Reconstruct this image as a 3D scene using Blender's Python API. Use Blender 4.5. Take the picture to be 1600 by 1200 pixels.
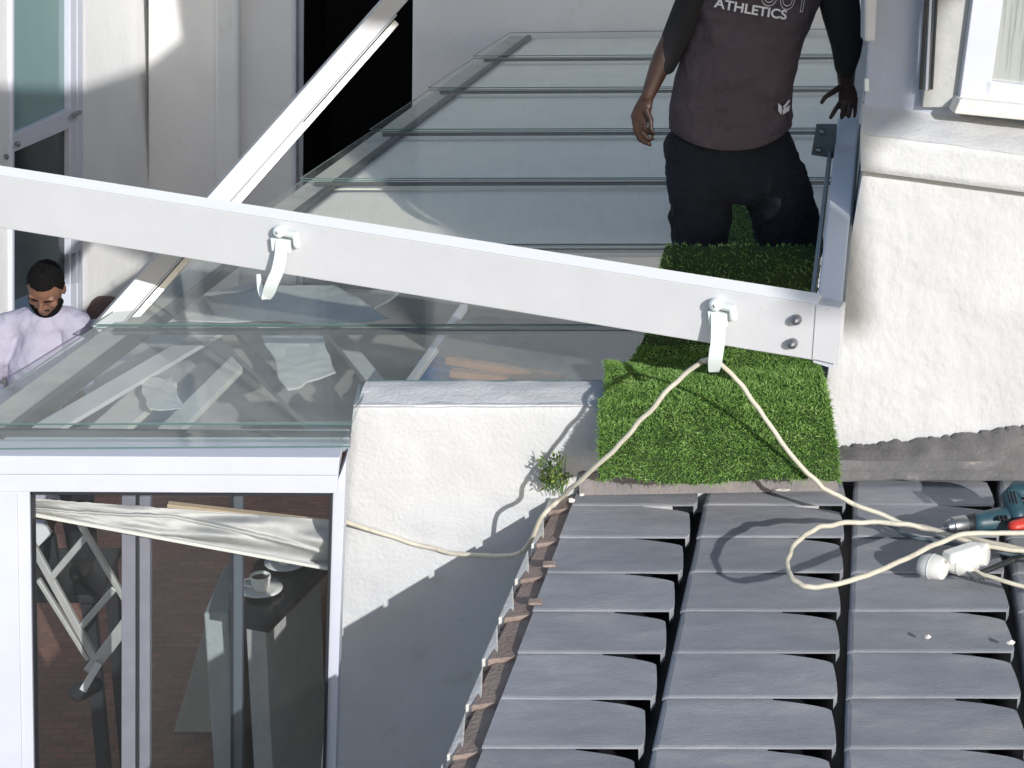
import bpy, bmesh, math, random
from mathutils import Vector, Matrix, noise
R = math.radians
random.seed(7)
scene = bpy.context.scene
for o in list(bpy.data.objects): bpy.data.objects.remove(o)

# ------------------------------------------------------------------ camera
F, PITCH, CX, CY = 2784.0, R(20.1), 800.0, 600.0
CAM = Vector((0, 0, 2.36))
cd = bpy.data.cameras.new('camera'); cam = bpy.data.objects.new('camera', cd)
scene.collection.objects.link(cam); scene.camera = cam
cd.sensor_width = 36; cd.lens = F / 1600 * 36; cd.clip_start = .05; cd.clip_end = 3000
cam.location = CAM; cam.rotation_euler = (math.pi/2 - PITCH, 0, 0)

# ------------------------------------------------------------------ sky, sun, exposure
SUN = Vector((-.43, .905, -.395)).normalized()          # the way the light travels
world = bpy.data.worlds.new('World'); scene.world = world; world.use_nodes = True
nt = world.node_tree; bg = nt.nodes['Background']
sky = nt.nodes.new('ShaderNodeTexSky'); sky.sky_type = 'NISHITA'; sky.sun_disc = False
sky.sun_elevation = math.asin(-SUN.z); sky.sun_rotation = math.atan2(-SUN.x, -SUN.y)
nt.links.new(sky.outputs[0], bg.inputs[0]); bg.inputs[1].default_value = .125
sl = bpy.data.lights.new('sun', 'SUN'); sl.energy = 3.25; sl.angle = R(.5); sl.color = (1, .982, .955)
so = bpy.data.objects.new('sun', sl); scene.collection.objects.link(so)
so.rotation_euler = SUN.to_track_quat('-Z', 'Y').to_euler(); so.location = (6, -12, 9)
scene.view_settings.view_transform = 'Standard'; scene.view_settings.look = 'None'
scene.view_settings.exposure = 0.28; scene.view_settings.gamma = 1
scene.cycles.max_bounces = 8; scene.cycles.transparent_max_bounces = 24
scene.cycles.use_denoising = True
scene.cycles.caustics_reflective = False; scene.cycles.caustics_refractive = False

# ------------------------------------------------------------------ pixel -> point helpers
RX = Vector((1, 0, 0)); FW = Vector((0, math.cos(PITCH), -math.sin(PITCH))); UP = Vector((0, math.sin(PITCH), math.cos(PITCH)))
def ray(x, y): return FW + RX*((x-CX)/F) + UP*((CY-y)/F)
def onY(x, y, Y): r = ray(x, y); return CAM + r*(Y/r.y)
def onZ(x, y, Z): r = ray(x, y); return CAM + r*((Z-CAM.z)/r.z)
def onP(x, y, p, n):
    r = ray(x, y); return CAM + r*((Vector(p)-CAM).dot(n)/r.dot(n))
YD = Vector((ray(1400, -419).x, ray(1400, -419).y, 0)).normalized()    # depth direction of the building
HY = CY - F*math.tan(PITCH)

# ------------------------------------------------------------------ object helpers
COL = scene.collection
OFF = {}
def tag(o, label=None, cat=None, group=None, kind=None):
    if label: o['label'] = label
    if cat: o['category'] = cat
    if group: o['group'] = group
    if kind: o['kind'] = kind
    return o
def empty(name, loc, label=None, cat=None, group=None):
    o = bpy.data.objects.new(name, None); COL.objects.link(o); o.location = loc
    o.empty_display_size = .1; OFF[o.name] = Vector(loc)
    return tag(o, label, cat, group)
class MB:
    def __init__(s): s.v = []; s.f = []; s.m = []
    def add(s, vs, fs, mi=0):
        n = len(s.v); s.v += [Vector(v) for v in vs]; s.f += [[i+n for i in f] for f in fs]; s.m += [mi]*len(fs); return s
    def box(s, a, b, mi=0):
        x0, y0, z0 = a; x1, y1, z1 = b
        return s.add([(x0,y0,z0),(x1,y0,z0),(x1,y1,z0),(x0,y1,z0),(x0,y0,z1),(x1,y0,z1),(x1,y1,z1),(x0,y1,z1)],
                     [(0,3,2,1),(4,5,6,7),(0,1,5,4),(1,2,6,5),(2,3,7,6),(3,0,4,7)], mi)
    def prism(s, poly, ext, mi=0):
        n = len(poly); e = Vector(ext); P = [Vector(p) for p in poly]
        vs = P + [p+e for p in P]
        fs = [tuple(range(n-1, -1, -1)), tuple(range(n, 2*n))] + [(i, (i+1) % n, n+(i+1) % n, n+i) for i in range(n)]
        return s.add(vs, fs, mi)
    def bar(s, a, b, w, h, up=(0,0,1), mi=0):
        a = Vector(a); b = Vector(b); d = (b-a).normalized(); u = Vector(up); x = d.cross(u).normalized(); u = x.cross(d)
        q = [-x*w/2-u*h/2, x*w/2-u*h/2, x*w/2+u*h/2, -x*w/2+u*h/2]
        return s.prism([a+k for k in q], b-a, mi)
    def tube(s, pts, rad, n=10, mi=0, flat=1.0, up=None, caps=True):
        P = [Vector(p) for p in pts]; m = len(P)
        if not hasattr(rad, '__len__'): rad = [rad]*m
        if caps:     # rounded ends
            d0 = (P[0]-P[1]).normalized(); d1 = (P[-1]-P[-2]).normalized()
            A = [(P[0]+d0*rad[0]*math.sin(a), rad[0]*math.cos(a)) for a in (1.35, .9, .45)]
            B = [(P[-1]+d1*rad[-1]*math.sin(a), rad[-1]*math.cos(a)) for a in (.45, .9, 1.35)]
            P = [p for p, _ in A]+P+[p for p, _ in B]; rad = [r for _, r in A]+list(rad)+[r for _, r in B]; m = len(P)
        ref = Vector(up) if up else None; rings = []
        prev = None
        for i in range(m):
            t = (P[min(i+1, m-1)]-P[max(i-1, 0)]).normalized()
            if prev is None:
                r0 = ref or (Vector((0,0,1)) if abs(t.z) < .9 else Vector((1,0,0)))
                x = t.cross(r0).normalized()
            else:
                x = (prev - t*prev.dot(t)).normalized()
            prev = x; y = t.cross(x)
            rings.append([P[i]+x*(math.cos(2*math.pi*k/n)*rad[i])+y*(math.sin(2*math.pi*k/n)*rad[i]*flat) for k in range(n)])
        vs = [v for r in rings for v in r]; fs = []
        for i in range(m-1):
            for k in range(n): fs.append((i*n+k, i*n+(k+1) % n, (i+1)*n+(k+1) % n, (i+1)*n+k))
        fs += [tuple(range(n-1, -1, -1)), tuple((m-1)*n+k for k in range(n))]
        return s.add(vs, fs, mi)
    def ell(s, c, rx, ry, rz, rot=None, nu=16, nv=10, mi=0):
        vs = []; fs = []; c = Vector(c)
        for j in range(nv+1):
            a = math.pi*j/nv
            for i in range(nu):
                b = 2*math.pi*i/nu
                p = Vector((rx*math.sin(a)*math.cos(b), ry*math.sin(a)*math.sin(b), rz*math.cos(a)))
                if rot: p = rot @ p
                vs.append(c+p)
        for j in range(nv):
            for i in range(nu): fs.append((j*nu+i, (j+1)*nu+i, (j+1)*nu+(i+1) % nu, j*nu+(i+1) % nu))
        return s.add(vs, fs, mi)
    def grid(s, fn, nu, nv, mi=0):
        vs = [fn(i/nu, j/nv) for j in range(nv+1) for i in range(nu+1)]
        fs = [(j*(nu+1)+i, j*(nu+1)+i+1, (j+1)*(nu+1)+i+1, (j+1)*(nu+1)+i) for j in range(nv) for i in range(nu)]
        return s.add(vs, fs, mi)
    def loft(s, rings, mi=0, cap=True):
        n = len(rings[0]); vs = [v for r in rings for v in r]; fs = []
        for i in range(len(rings)-1):
            for k in range(n): fs.append((i*n+k, i*n+(k+1) % n, (i+1)*n+(k+1) % n, (i+1)*n+k))
        if cap: fs += [tuple(range(n-1, -1, -1)), tuple((len(rings)-1)*n+k for k in range(n))]
        return s.add(vs, fs, mi)
    def build(s, name, mats, parent=None, smooth=False, disp=None, bevel=0, solid=0, remesh=0, sub=0, origin=None, sm=0, fix=True):
        me = bpy.data.meshes.new(name)
        if parent is not None: off = OFF[parent.name]
        else:
            if origin is not None: off = Vector(origin)
            else:
                n = len(s.v); off = Vector((sum(v.x for v in s.v)/n, sum(v.y for v in s.v)/n, min(v.z for v in s.v)))
        me.from_pydata([v-off for v in s.v], [], s.f)
        if not isinstance(mats, (list, tuple)): mats = [mats]
        for m in mats: me.materials.append(m)
        for p, mi in zip(me.polygons, s.m): p.material_index = mi; p.use_smooth = smooth
        if fix:
            bm = bmesh.new(); bm.from_mesh(me); bmesh.ops.recalc_face_normals(bm, faces=bm.faces); bm.to_mesh(me); bm.free()
        o = bpy.data.objects.new(name, me); COL.objects.link(o)
        if parent is not None: o.parent = parent; OFF[o.name] = off
        else: o.location = off; OFF[o.name] = off
        if remesh:
            md = o.modifiers.new('remesh', 'REMESH'); md.mode = 'VOXEL'; md.voxel_size = remesh; md.use_smooth_shade = True
            md = o.modifiers.new('smooth', 'SMOOTH'); md.factor = .5; md.iterations = sm or 4
        if disp:
            for (sz, st_) in disp:
                tx = bpy.data.textures.new(name, 'CLOUDS'); tx.noise_scale = sz; tx.noise_depth = 2
                md = o.modifiers.new('disp', 'DISPLACE'); md.texture = tx; md.strength = st_; md.mid_level = .5; md.texture_coords = 'GLOBAL'
        if solid:
            md = o.modifiers.new('solid', 'SOLIDIFY'); md.thickness = solid; md.offset = 0
        if sub:
            md = o.modifiers.new('sub', 'SUBSURF'); md.levels = sub; md.render_levels = sub
        if bevel:
            md = o.modifiers.new('bevel', 'BEVEL'); md.width = bevel; md.segments = 2; md.limit_method = 'ANGLE'; md.angle_limit = R(40)
        return o
def spline(pts, n=8):
    P = [Vector(p) for p in pts]; P = [P[0]*2-P[1]]+P+[P[-1]*2-P[-2]]; out = []
    for i in range(1, len(P)-2):
        for k in range(n):
            t = k/n; a, b, c, d = P[i-1], P[i], P[i+1], P[i+2]
            out.append(.5*((2*b)+(c-a)*t+(2*a-5*b+4*c-d)*t*t+(3*b-a-3*c+d)*t**3))
    out.append(P[-2]); return out
def nz(x, y, z=0, s=1.0): return noise.noise(Vector((x*s, y*s, z*s)))

# ------------------------------------------------------------------ materials
def mat(name, col, rough=.6, col2=None, nscale=4, bump=0, bscale=30, metal=0, spec=.5, detail=6, lo=.35, hi=.65, stretch=None, bdist=.01, b2=0, b2scale=4, coat=0, stain=None, stscale=3, stlo=.6, sthi=.75):
    m = bpy.data.materials.new(name); m.use_nodes = True; t = m.node_tree; N = t.nodes; Lk = t.links
    b = N['Principled BSDF']; b.inputs['Roughness'].default_value = rough; b.inputs['Metallic'].default_value = metal
    b.inputs['Specular IOR Level'].default_value = spec; b.inputs['Base Color'].default_value = (*col, 1)
    if coat: b.inputs['Coat Weight'].default_value = coat; b.inputs['Coat Roughness'].default_value = .1
    tc = N.new('ShaderNodeTexCoord'); mp = N.new('ShaderNodeMapping'); Lk.new(tc.outputs['Object'], mp.inputs[0])
    if stretch: mp.inputs['Scale'].default_value = stretch
    src = None
    if col2:
        n = N.new('ShaderNodeTexNoise'); n.inputs['Scale'].default_value = nscale; n.inputs['Detail'].default_value = detail; n.inputs['Roughness'].default_value = .65
        Lk.new(mp.outputs[0], n.inputs[0]); r = N.new('ShaderNodeValToRGB')
        r.color_ramp.elements[0].position = lo; r.color_ramp.elements[1].position = hi
        r.color_ramp.elements[0].color = (*col, 1); r.color_ramp.elements[1].color = (*col2, 1)
        Lk.new(n.outputs[0], r.inputs[0]); src = r.outputs[0]
    if stain:
        n = N.new('ShaderNodeTexNoise'); n.inputs['Scale'].default_value = stscale; n.inputs['Detail'].default_value = 9; n.inputs['Roughness'].default_value = .7
        Lk.new(mp.outputs[0], n.inputs[0]); r = N.new('ShaderNodeValToRGB')
        r.color_ramp.elements[0].position = stlo; r.color_ramp.elements[1].position = sthi
        Lk.new(n.outputs[0], r.inputs[0]); mx = N.new('ShaderNodeMixRGB'); Lk.new(r.outputs[0], mx.inputs[0])
        if src: Lk.new(src, mx.inputs[1])
        else: mx.inputs[1].default_value = (*col, 1)
        mx.inputs[2].default_value = (*stain, 1); src = mx.outputs[0]
    if src: Lk.new(src, b.inputs['Base Color'])
    if bump:
        n = N.new('ShaderNodeTexNoise'); n.inputs['Scale'].default_value = bscale; n.inputs['Detail'].default_value = 5
        Lk.new(mp.outputs[0], n.inputs[0]); bp = N.new('ShaderNodeBump'); bp.inputs['Strength'].default_value = bump; bp.inputs['Distance'].default_value = bdist
        Lk.new(n.outputs[0], bp.inputs['Height']); last = bp
        if b2:
            n2 = N.new('ShaderNodeTexNoise'); n2.inputs['Scale'].default_value = b2scale; n2.inputs['Detail'].default_value = 3
            Lk.new(mp.outputs[0], n2.inputs[0]); bq = N.new('ShaderNodeBump'); bq.inputs['Strength'].default_value = b2; bq.inputs['Distance'].default_value = .05
            Lk.new(n2.outputs[0], bq.inputs['Height']); Lk.new(bq.outputs[0], bp.inputs['Normal'])
        Lk.new(last.outputs[0], b.inputs['Normal'])
    return m
def glass(name, tint, refl_tint=(1, 1, 1), rough=.02, ior=1.5, dirt_haze=0, dcol=(.5, .52, .5), wav=0, rk=1):
    m = bpy.data.materials.new(name); m.use_nodes = True; t = m.node_tree; N = t.nodes; Lk = t.links
    for n in list(N): N.remove(n)
    out = N.new('ShaderNodeOutputMaterial'); tr = N.new('ShaderNodeBsdfTransparent'); tr.inputs[0].default_value = (*tint, 1)
    gl = N.new('ShaderNodeBsdfGlossy'); gl.inputs[0].default_value = (*refl_tint, 1); gl.inputs['Roughness'].default_value = rough
    fr = N.new('ShaderNodeFresnel'); fr.inputs[0].default_value = ior
    ge = N.new('ShaderNodeNewGeometry'); inv = N.new('ShaderNodeMath'); inv.operation = 'SUBTRACT'; inv.inputs[0].default_value = 1; Lk.new(ge.outputs['Backfacing'], inv.inputs[1])
    mu = N.new('ShaderNodeMath'); mu.operation = 'MULTIPLY'; Lk.new(fr.outputs[0], mu.inputs[0]); Lk.new(inv.outputs[0], mu.inputs[1])
    mk = N.new('ShaderNodeMath'); mk.operation = 'MULTIPLY'; mk.inputs[1].default_value = rk; Lk.new(mu.outputs[0], mk.inputs[0]); mu = mk
    mx = N.new('ShaderNodeMixShader'); Lk.new(mu.outputs[0], mx.inputs[0]); Lk.new(tr.outputs[0], mx.inputs[1]); Lk.new(gl.outputs[0], mx.inputs[2])
    last = mx
    if wav:
        nn = N.new('ShaderNodeTexNoise'); nn.inputs['Scale'].default_value = 2.0; bp = N.new('ShaderNodeBump'); bp.inputs['Strength'].default_value = wav; bp.inputs['Distance'].default_value = .02
        Lk.new(nn.outputs[0], bp.inputs['Height']); Lk.new(bp.outputs[0], gl.inputs['Normal'])
    if dirt_haze:  # whitish diffuse layer: dirt plus painted milky haze
        df = N.new('ShaderNodeBsdfDiffuse'); df.inputs[0].default_value = (*dcol, 1)
        n = N.new('ShaderNodeTexNoise'); n.inputs['Scale'].default_value = 3; n.inputs['Detail'].default_value = 8
        tc = N.new('ShaderNodeTexCoord'); Lk.new(tc.outputs['Object'], n.inputs[0])
        ma = N.new('ShaderNodeMath'); ma.operation = 'MULTIPLY'; ma.inputs[1].default_value = dirt_haze*2; Lk.new(n.outputs[0], ma.inputs[0])
        m2 = N.new('ShaderNodeMixShader'); Lk.new(ma.outputs[0], m2.inputs[0]); Lk.new(mx.outputs[0], m2.inputs[1]); Lk.new(df.outputs[0], m2.inputs[2]); last = m2
    Lk.new(last.outputs[0], out.inputs[0]); return m

M = {}
M['plaster'] = mat('plaster', (.545, .55, .56), .85, (.60, .605, .615), 3, .5, 60, bdist=.008, b2=.45, b2scale=3.5, stain=(.44, .42, .39), stlo=.60, sthi=.84, stscale=4)
M['plaster_rough'] = mat('plaster_rough', (.53, .535, .545), .9, (.60, .605, .615), 2.2, .6, 34, bdist=.010, b2=.55, b2scale=4, stretch=(1, 1, .75), stain=(.52, .49, .45), stlo=.68, sthi=.85, stscale=9)
M['plaster_far'] = mat('plaster_far', (.74, .74, .735), .9, (.80, .80, .795), 1.6, .35, 14, bdist=.012, stretch=(1, 1, .8), stain=(.6, .59, .57), stlo=.6, sthi=.8, stscale=2.2)
M['white_paint'] = mat('white_paint', (.64, .645, .67), .32, (.61, .615, .64), 6, .05, 90, stain=(.48, .47, .45), stlo=.62, sthi=.80, stscale=9)
M['white_alu'] = mat('white_alu', (.60, .62, .70), .35, (.57, .59, .67), 5, .04, 60)
M['white_plastic'] = mat('white_plastic', (.80, .86, .85), .35)
M['arm_paint'] = mat('arm_paint', (.46, .47, .49), .4, (.44, .445, .455), 5)
M['steel'] = mat('steel', (.35, .36, .38), .35, metal=.9)
M['rail_paint'] = mat('rail_paint', (.82, .84, .90), .35)
M['bolt'] = mat('bolt', (.22, .22, .24), .4, metal=.7)
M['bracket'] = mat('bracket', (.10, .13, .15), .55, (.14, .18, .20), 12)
M['tile'] = mat('tile', (.235, .245, .275), .75, (.31, .32, .35), 5, .55, 160, bdist=.003, b2=.05, b2scale=6, stretch=(.55, 1.3, 1), stain=(.37, .36, .35), stlo=.54, sthi=.78, stscale=5)
M['mortar'] = mat('mortar', (.27, .20, .17), .9, (.36, .28, .24), 9, .6, 70, stain=(.14, .11, .10), stlo=.6, sthi=.7, stscale=12)
M['cement'] = mat('cement', (.19, .18, .185), .9, (.27, .235, .225), 7, .6, 60, stain=(.40, .36, .35), stlo=.62, sthi=.78, stscale=9)
M['chalk'] = mat('chalk', (.80, .78, .74), .9, (.7, .66, .6), 20, .4, 60)
M['cable'] = mat('cable', (.62, .58, .48), .5, (.54, .50, .41), 20, stain=(.36, .32, .26), stlo=.58, sthi=.7, stscale=18)
M['brick'] = None
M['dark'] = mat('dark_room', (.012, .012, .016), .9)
M['timber'] = mat('timber', (.42, .22, .11), .6, (.30, .15, .07), 5, .3, 60, stretch=(1, 8, 1))
M['ply'] = mat('ply', (.52, .40, .27), .7, (.60, .48, .34), 8, stretch=(1, 6, 1))
M['alu'] = mat('aluminium', (.55, .55, .54), .38, (.45, .46, .46), 12, metal=.35)
M['sheet'] = mat('dust_sheet', (.62, .63, .60), .85, (.70, .70, .66), 6, .4, 20)
M['blue'] = mat('blue_tarp', (.05, .13, .33), .6, (.04, .10, .25), 9, .3, 20)
M['grey_deck'] = mat('grey_deck', (.36, .35, .33), .8, (.48, .47, .44), 2.2, .3, 20)
M['blind'] = mat('blind_fabric', (.84, .80, .71), .9, (.90, .865, .78), 3, .3, 20, stretch=(9, .8, 1), stain=(.70, .67, .60), stlo=.56, sthi=.74, stscale=3)
M['glazing'] = mat('glazing_bar', (.05, .06, .06), .5)
M['seal'] = mat('seal', (.02, .022, .03), .5)
M['winteal'] = mat('window_teal', (.16, .27, .28), .12, (.20, .32, .32), .8, spec=.8)
M['windark'] = mat('window_dark', (.025, .035, .038), .12, (.04, .05, .055), .8, spec=.5)
M['roofglass'] = glass('roof_glass', (.985, .99, .98), (1, .99, .94), dirt_haze=.05, dcol=(.80, .78, .72), wav=.1, rk=.24, rough=.08)
M['frontglass'] = glass('front_roof_glass', (.965, .98, .975), (1, 1, .98), dirt_haze=.10, dcol=(.74, .77, .75), wav=.1, rk=.5, rough=.05)  # stronger film puts the milky sky reflection into the pane colour
M['edgeglass'] = mat('glass_edge', (.10, .17, .16), .2)
M['doorglass'] = glass('door_glass', (.97, .975, .97), dirt_haze=.008, rk=.8)
M['skin'] = mat('skin', (.048, .024, .017), .45, (.065, .032, .022), 14, .15, 120)
M['skin2'] = mat('skin_two', (.17, .085, .055), .5, (.21, .105, .07), 16, .15, 120)
M['hair'] = mat('hair', (.006, .006, .006), .95, (.012, .011, .011), 60, 1, 230, bdist=.008, spec=.08)
M['shirt'] = mat('shirt', (.088, .066, .078), .9, (.070, .053, .064), 5, .3, 160, b2=1.0, b2scale=9)
M['sleeve'] = mat('sleeve', (.014, .013, .016), .9, b2=.3, bump=.2)
M['trouser'] = mat('trouser', (.008, .010, .018), .95, bump=.3, bscale=120, b2=1, b2scale=9)
M['shoe'] = mat('shoe', (.02, .02, .02), .6)
M['print'] = mat('print', (.70, .70, .74), .8)
M['sweat'] = mat('sweatshirt', (.41, .39, .48), .9, (.39, .37, .46), 6, .3, 150, b2=.3, b2scale=7)
M['sweat_panel'] = mat('sweatshirt_panel', (.16, .16, .30), .9, bump=.2)
M['drill_blue'] = mat('drill_blue', (.022, .065, .09), .45, (.03, .08, .105), 20)
M['black_rubber'] = mat('black_rubber', (.015, .017, .02), .6)
M['red'] = mat('red_plastic', (.62, .05, .035), .4)
M['cup'] = mat('cup', (.75, .75, .72), .25)
M['coffee'] = mat('coffee', (.10, .045, .025), .4)
M['black_top'] = mat('black_top', (.012, .012, .015), .25)
M['blocker'] = mat('blocker', (.35, .36, .34), .9)
M['conc'] = mat('concrete', (.33, .34, .34), .9, (.42, .42, .41), 4, .5, 40)

def leafmat(name, c1, c2, c3):
    m = bpy.data.materials.new(name); m.use_nodes = True; t = m.node_tree; N = t.nodes; Lk = t.links; b = N['Principled BSDF']
    b.inputs['Roughness'].default_value = .45; b.inputs['Specular IOR Level'].default_value = .35
    a = N.new('ShaderNodeAttribute'); a.attribute_name = 'rnd'
    r = N.new('ShaderNodeValToRGB'); e = r.color_ramp.elements; e[0].color = (*c1, 1); e[1].color = (*c3, 1); x = e.new(.55); x.color = (*c2, 1)
    Lk.new(a.outputs['Fac'], r.inputs[0]); Lk.new(r.outputs[0], b.inputs['Base Color'])
    return m
M['blade'] = leafmat('turf_blade', (.07, .15, .03), (.19, .36, .08), (.46, .60, .23))
M['thatch'] = mat('turf_base', (.014, .036, .009), .95, (.03, .05, .014), 30)
M['weed'] = leafmat('weed_leaf', (.06, .12, .02), (.13, .21, .05), (.30, .33, .10))

def brickmat():
    m = bpy.data.materials.new('brick_paving'); m.use_nodes = True; t = m.node_tree; N = t.nodes; Lk = t.links; b = N['Principled BSDF']; b.inputs['Roughness'].default_value = .9
    tc = N.new('ShaderNodeTexCoord'); br = N.new('ShaderNodeTexBrick'); br.inputs['Scale'].default_value = 4.2
    br.inputs['Color1'].default_value = (.42, .20, .14, 1); br.inputs['Color2'].default_value = (.30, .15, .11, 1); br.inputs['Mortar'].default_value = (.17, .13, .11, 1)
    br.inputs['Mortar Size'].default_value = .012
    Lk.new(tc.outputs['Object'], br.inputs[0]); n = N.new('ShaderNodeTexNoise'); n.inputs['Scale'].default_value = 2; n.inputs['Detail'].default_value = 7
    Lk.new(tc.outputs['Object'], n.inputs[0]); mx = N.new('ShaderNodeMixRGB'); mx.blend_type = 'MULTIPLY'; mx.inputs[0].default_value = .6
    Lk.new(br.outputs[0], mx.inputs[1]); Lk.new(n.outputs[0], mx.inputs[2]); Lk.new(mx.outputs[0], b.inputs['Base Color'])
    bp = N.new('ShaderNodeBump'); bp.inputs['Distance'].default_value = .01; bp.inputs['Strength'].default_value = .6; Lk.new(br.outputs['Fac'], bp.inputs['Height']); bp.invert = True; Lk.new(bp.outputs[0], b.inputs['Normal'])
    return m
M['brick'] = brickmat()

# ================================================================== SETTING
FL = -2.6
g = MB().add([(-400, -400, FL-.02), (400, -400, FL-.02), (400, 400, FL-.02), (-400, 400, FL-.02)], [(0,1,2,3)])
tag(g.build('ground', mat('ground', (.16, .15, .09), .95, (.10, .13, .05), .5), fix=False), kind='structure')
g = MB().add([(-14, -8, FL), (10, -8, FL), (10, 24, FL), (-14, 24, FL)], [(0,1,2,3)])
tag(g.build('paving', mat('paving_grey', (.30, .29, .28), .95, (.38, .37, .36), 2, .3, 30), fix=False), kind='structure')
g = MB().add([onZ(-100, 1700, FL+.004), (3.0, 4.6, FL+.004), (3.0, 15.2, FL+.004), (-3.2, 15.2, FL+.004)], [(0,1,2,3)])
g.v[0] = Vector((-3.2, 4.6, FL+.004))
tag(g.build('brick_floor', M['brick'], fix=False), kind='structure')

# lumpy plaster sheet with an edge polygon: bilinear patch a b c d (image order TL TR BR BL), pushed out by noise, closed behind
def slab(mb, q, back, nu=60, nv=60, amp=.004, fr=5.0, edge=.006, mi=0):
    q = [Vector(p) for p in q]; n = (q[1]-q[0]).cross(q[3]-q[0]).normalized(); back = Vector(back)
    if n.dot(back) > 0: n = -n
    def fn(u, v):
        p = q[0].lerp(q[1], u).lerp(q[3].lerp(q[2], u), v)
        d = (nz(p.x, p.y, p.z, fr)*.6+nz(p.x+9, p.y, p.z, fr*3)*.3)*amp
        e = min(u*(q[1]-q[0]).length, (1-u)*(q[1]-q[0]).length, v*(q[3]-q[0]).length, (1-v)*(q[3]-q[0]).length)
        if e < .02: d -= edge*(1-e/.02)
        return p+n*d
    mb.grid(fn, nu, nv, mi)
    r = [fn(i/nu, 0) for i in range(nu+1)]+[fn(1, j/nv) for j in range(1, nv+1)]+[fn(1-i/nu, 1) for i in range(1, nu+1)]+[fn(0, 1-j/nv) for j in range(1, nv)]
    k = len(r); mb.add(r+[p+back for p in r], [(i, (i+1) % k, k+(i+1) % k, k+i) for i in range(k)]+[tuple(range(k, 2*k))], mi)

# ---- tiled roof house under the camera
VT = ray(1375, -512).normalized()                 # up-slope direction of the tiles
TP0 = Vector((0, 6.2, -.31)); TN = Vector((1,0,0)).cross(VT).normalized()
def onT(x, y, h=0): return onP(x, y, TP0+TN*h, TN)
O0 = onT(1320, 1200); W = (onT(1320, 1200)-onT(1010, 1200)).x
pn = onT(1320, 1080); v_n = (pn-O0).dot(VT)
E = (onT(1320, 1009)-onT(1320, 1080)).dot(VT)
UL = (onT(737, 1200)-O0).x                       # cut left edge of the tiles
def T(u, v, h): return O0+Vector((u, 0, 0))+VT*v+TN*h
vtop = ((onT(1100, 722)-O0).dot(VT))
hse = empty('tiled_roof_house', (1.5, 4, FL), 'house below the camera, grey concrete tile roof sloping against the white walls', 'house')
rf = MB()
HS = .070
def dropline(k):
    return .95-.02*max(0, 1-k/.10)-.055*k**2-.30*max(0, (k-.77)/.23)**1.7, .004
FR = [0, .012, .035, .2, .4, .6, .78, .9, 1.0]; DR = [.12, .3, .5, .7, .88, 1.0]
def tcols(k):
    d0, w_ = dropline(k)
    return [f*d0 for f in FR]+[d0+f*w_ for f in DR], [HS*(.88+.12*math.sin(min(1, f/.035)*math.pi/2))*(1-.02*f) for f in FR]+[HS*.98*(1-.62*(f*f*(3-2*f))) for f in DR]
BASE = -HS-.028
ts = [0, .01, .03, .2, .45, .60, .64, .68, .72, .75, .78, .80, .82, .84, .86, .88, .90, .92, .96, 1.03]
k0 = -int((v_n+2.2)/E)
v = v_n % E - 8*E
rt = random.Random(3); tones = []
while v < vtop+.02:
    for c in range(-3, 9):
        tone = rt.random(); dz = rt.uniform(-.003, .003); du = rt.uniform(-.003, .003); tw = rt.uniform(-.002, .002)
        u0 = c*W
        if u0+.8*W < UL: continue
        vs = []; n = len(FR)+len(DR); tmin = (UL-u0)/W
        v1 = min(v+E+.03, vtop+.03)
        rows = [(v+.002, -.0065), (v, -.005), (v+.005, -.0018), (v+.014, 0)]+[(v+f*E, 0) for f in (.08, .10, .13, .2, .35, .55, .70, .77, .81, .84, .87, .89, .91, .93, .95, .97, .985, 1.0)]+[(v1, 0)]
        rows = [r_ for r_ in rows if r_[0] <= v1]
        for (vv, e) in rows:
            k = max(0, min(1, (vv-v)/E)); tl = .0075*(1-k)
            tt, hh = tcols(k)
            for t, h_ in zip(tt, hh):
                t = max(t, tmin)
                vs.append(T(u0+du+t*W, vv+tw*(t-.5), BASE+h_+tl+e+dz+nz(u0+t, vv*3, c, 5)*.0015))
        fs = [(j*n+i, j*n+i+1, (j+1)*n+i+1, (j+1)*n+i) for j in range(len(rows)-1) for i in range(n-1)]
        rf.add(vs, fs); tones += [tone]*len(vs)
        # left edge skirt
        L = [vs[j*n] for j in range(len(rows))]; m = len(L)
        rf.add(L+[p-TN*.075 for p in L], [(i, i+1, m+i+1, m+i) for i in range(m-1)]); tones += [tone]*(2*m)
    v += E
ro = rf.build('roof', M['tile'], hse, fix=False)
ro.data.attributes.new('tone', 'FLOAT', 'POINT').data.foreach_set('value', tones)
t_ = M['tile'].node_tree; pb_ = t_.nodes['Principled BSDF']; src_ = pb_.inputs['Base Color'].links[0].from_socket
at_ = t_.nodes.new('ShaderNodeAttribute'); at_.attribute_name = 'tone'; mr_ = t_.nodes.new('ShaderNodeMapRange'); mr_.inputs[3].default_value = .84; mr_.inputs[4].default_value = 1.10
mx_ = t_.nodes.new('ShaderNodeVectorMath'); mx_.operation = 'SCALE'; t_.links.new(at_.outputs['Fac'], mr_.inputs[0]); t_.links.new(src_, mx_.inputs[0]); t_.links.new(mr_.outputs[0], mx_.inputs['Scale']); t_.links.new(mx_.outputs[0], pb_.inputs['Base Color'])
# underlay + body
vb = v_n-8*E
pl = [T(UL-.0, vb, -.14), T(9*W, vb, -.14), T(9*W, vtop+.40, -.14), T(UL-.0, vtop+.10, -.14)]
MB().prism(pl, TN*.02).build('roof_underlay', M['seal'], hse)
bl = [T(UL-.02, vb, -.15), T(9*W, vb, -.15), T(9*W, vtop, -.15), T(UL-.02, vtop, -.15)]
MB().add(bl+[Vector((p.x, p.y, FL)) for p in bl], [(0,1,2,3), (7,6,5,4), (0,4,5,1), (1,5,6,2), (2,6,7,3), (3,7,4,0)]).build('wall', M['plaster'], hse)
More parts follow.
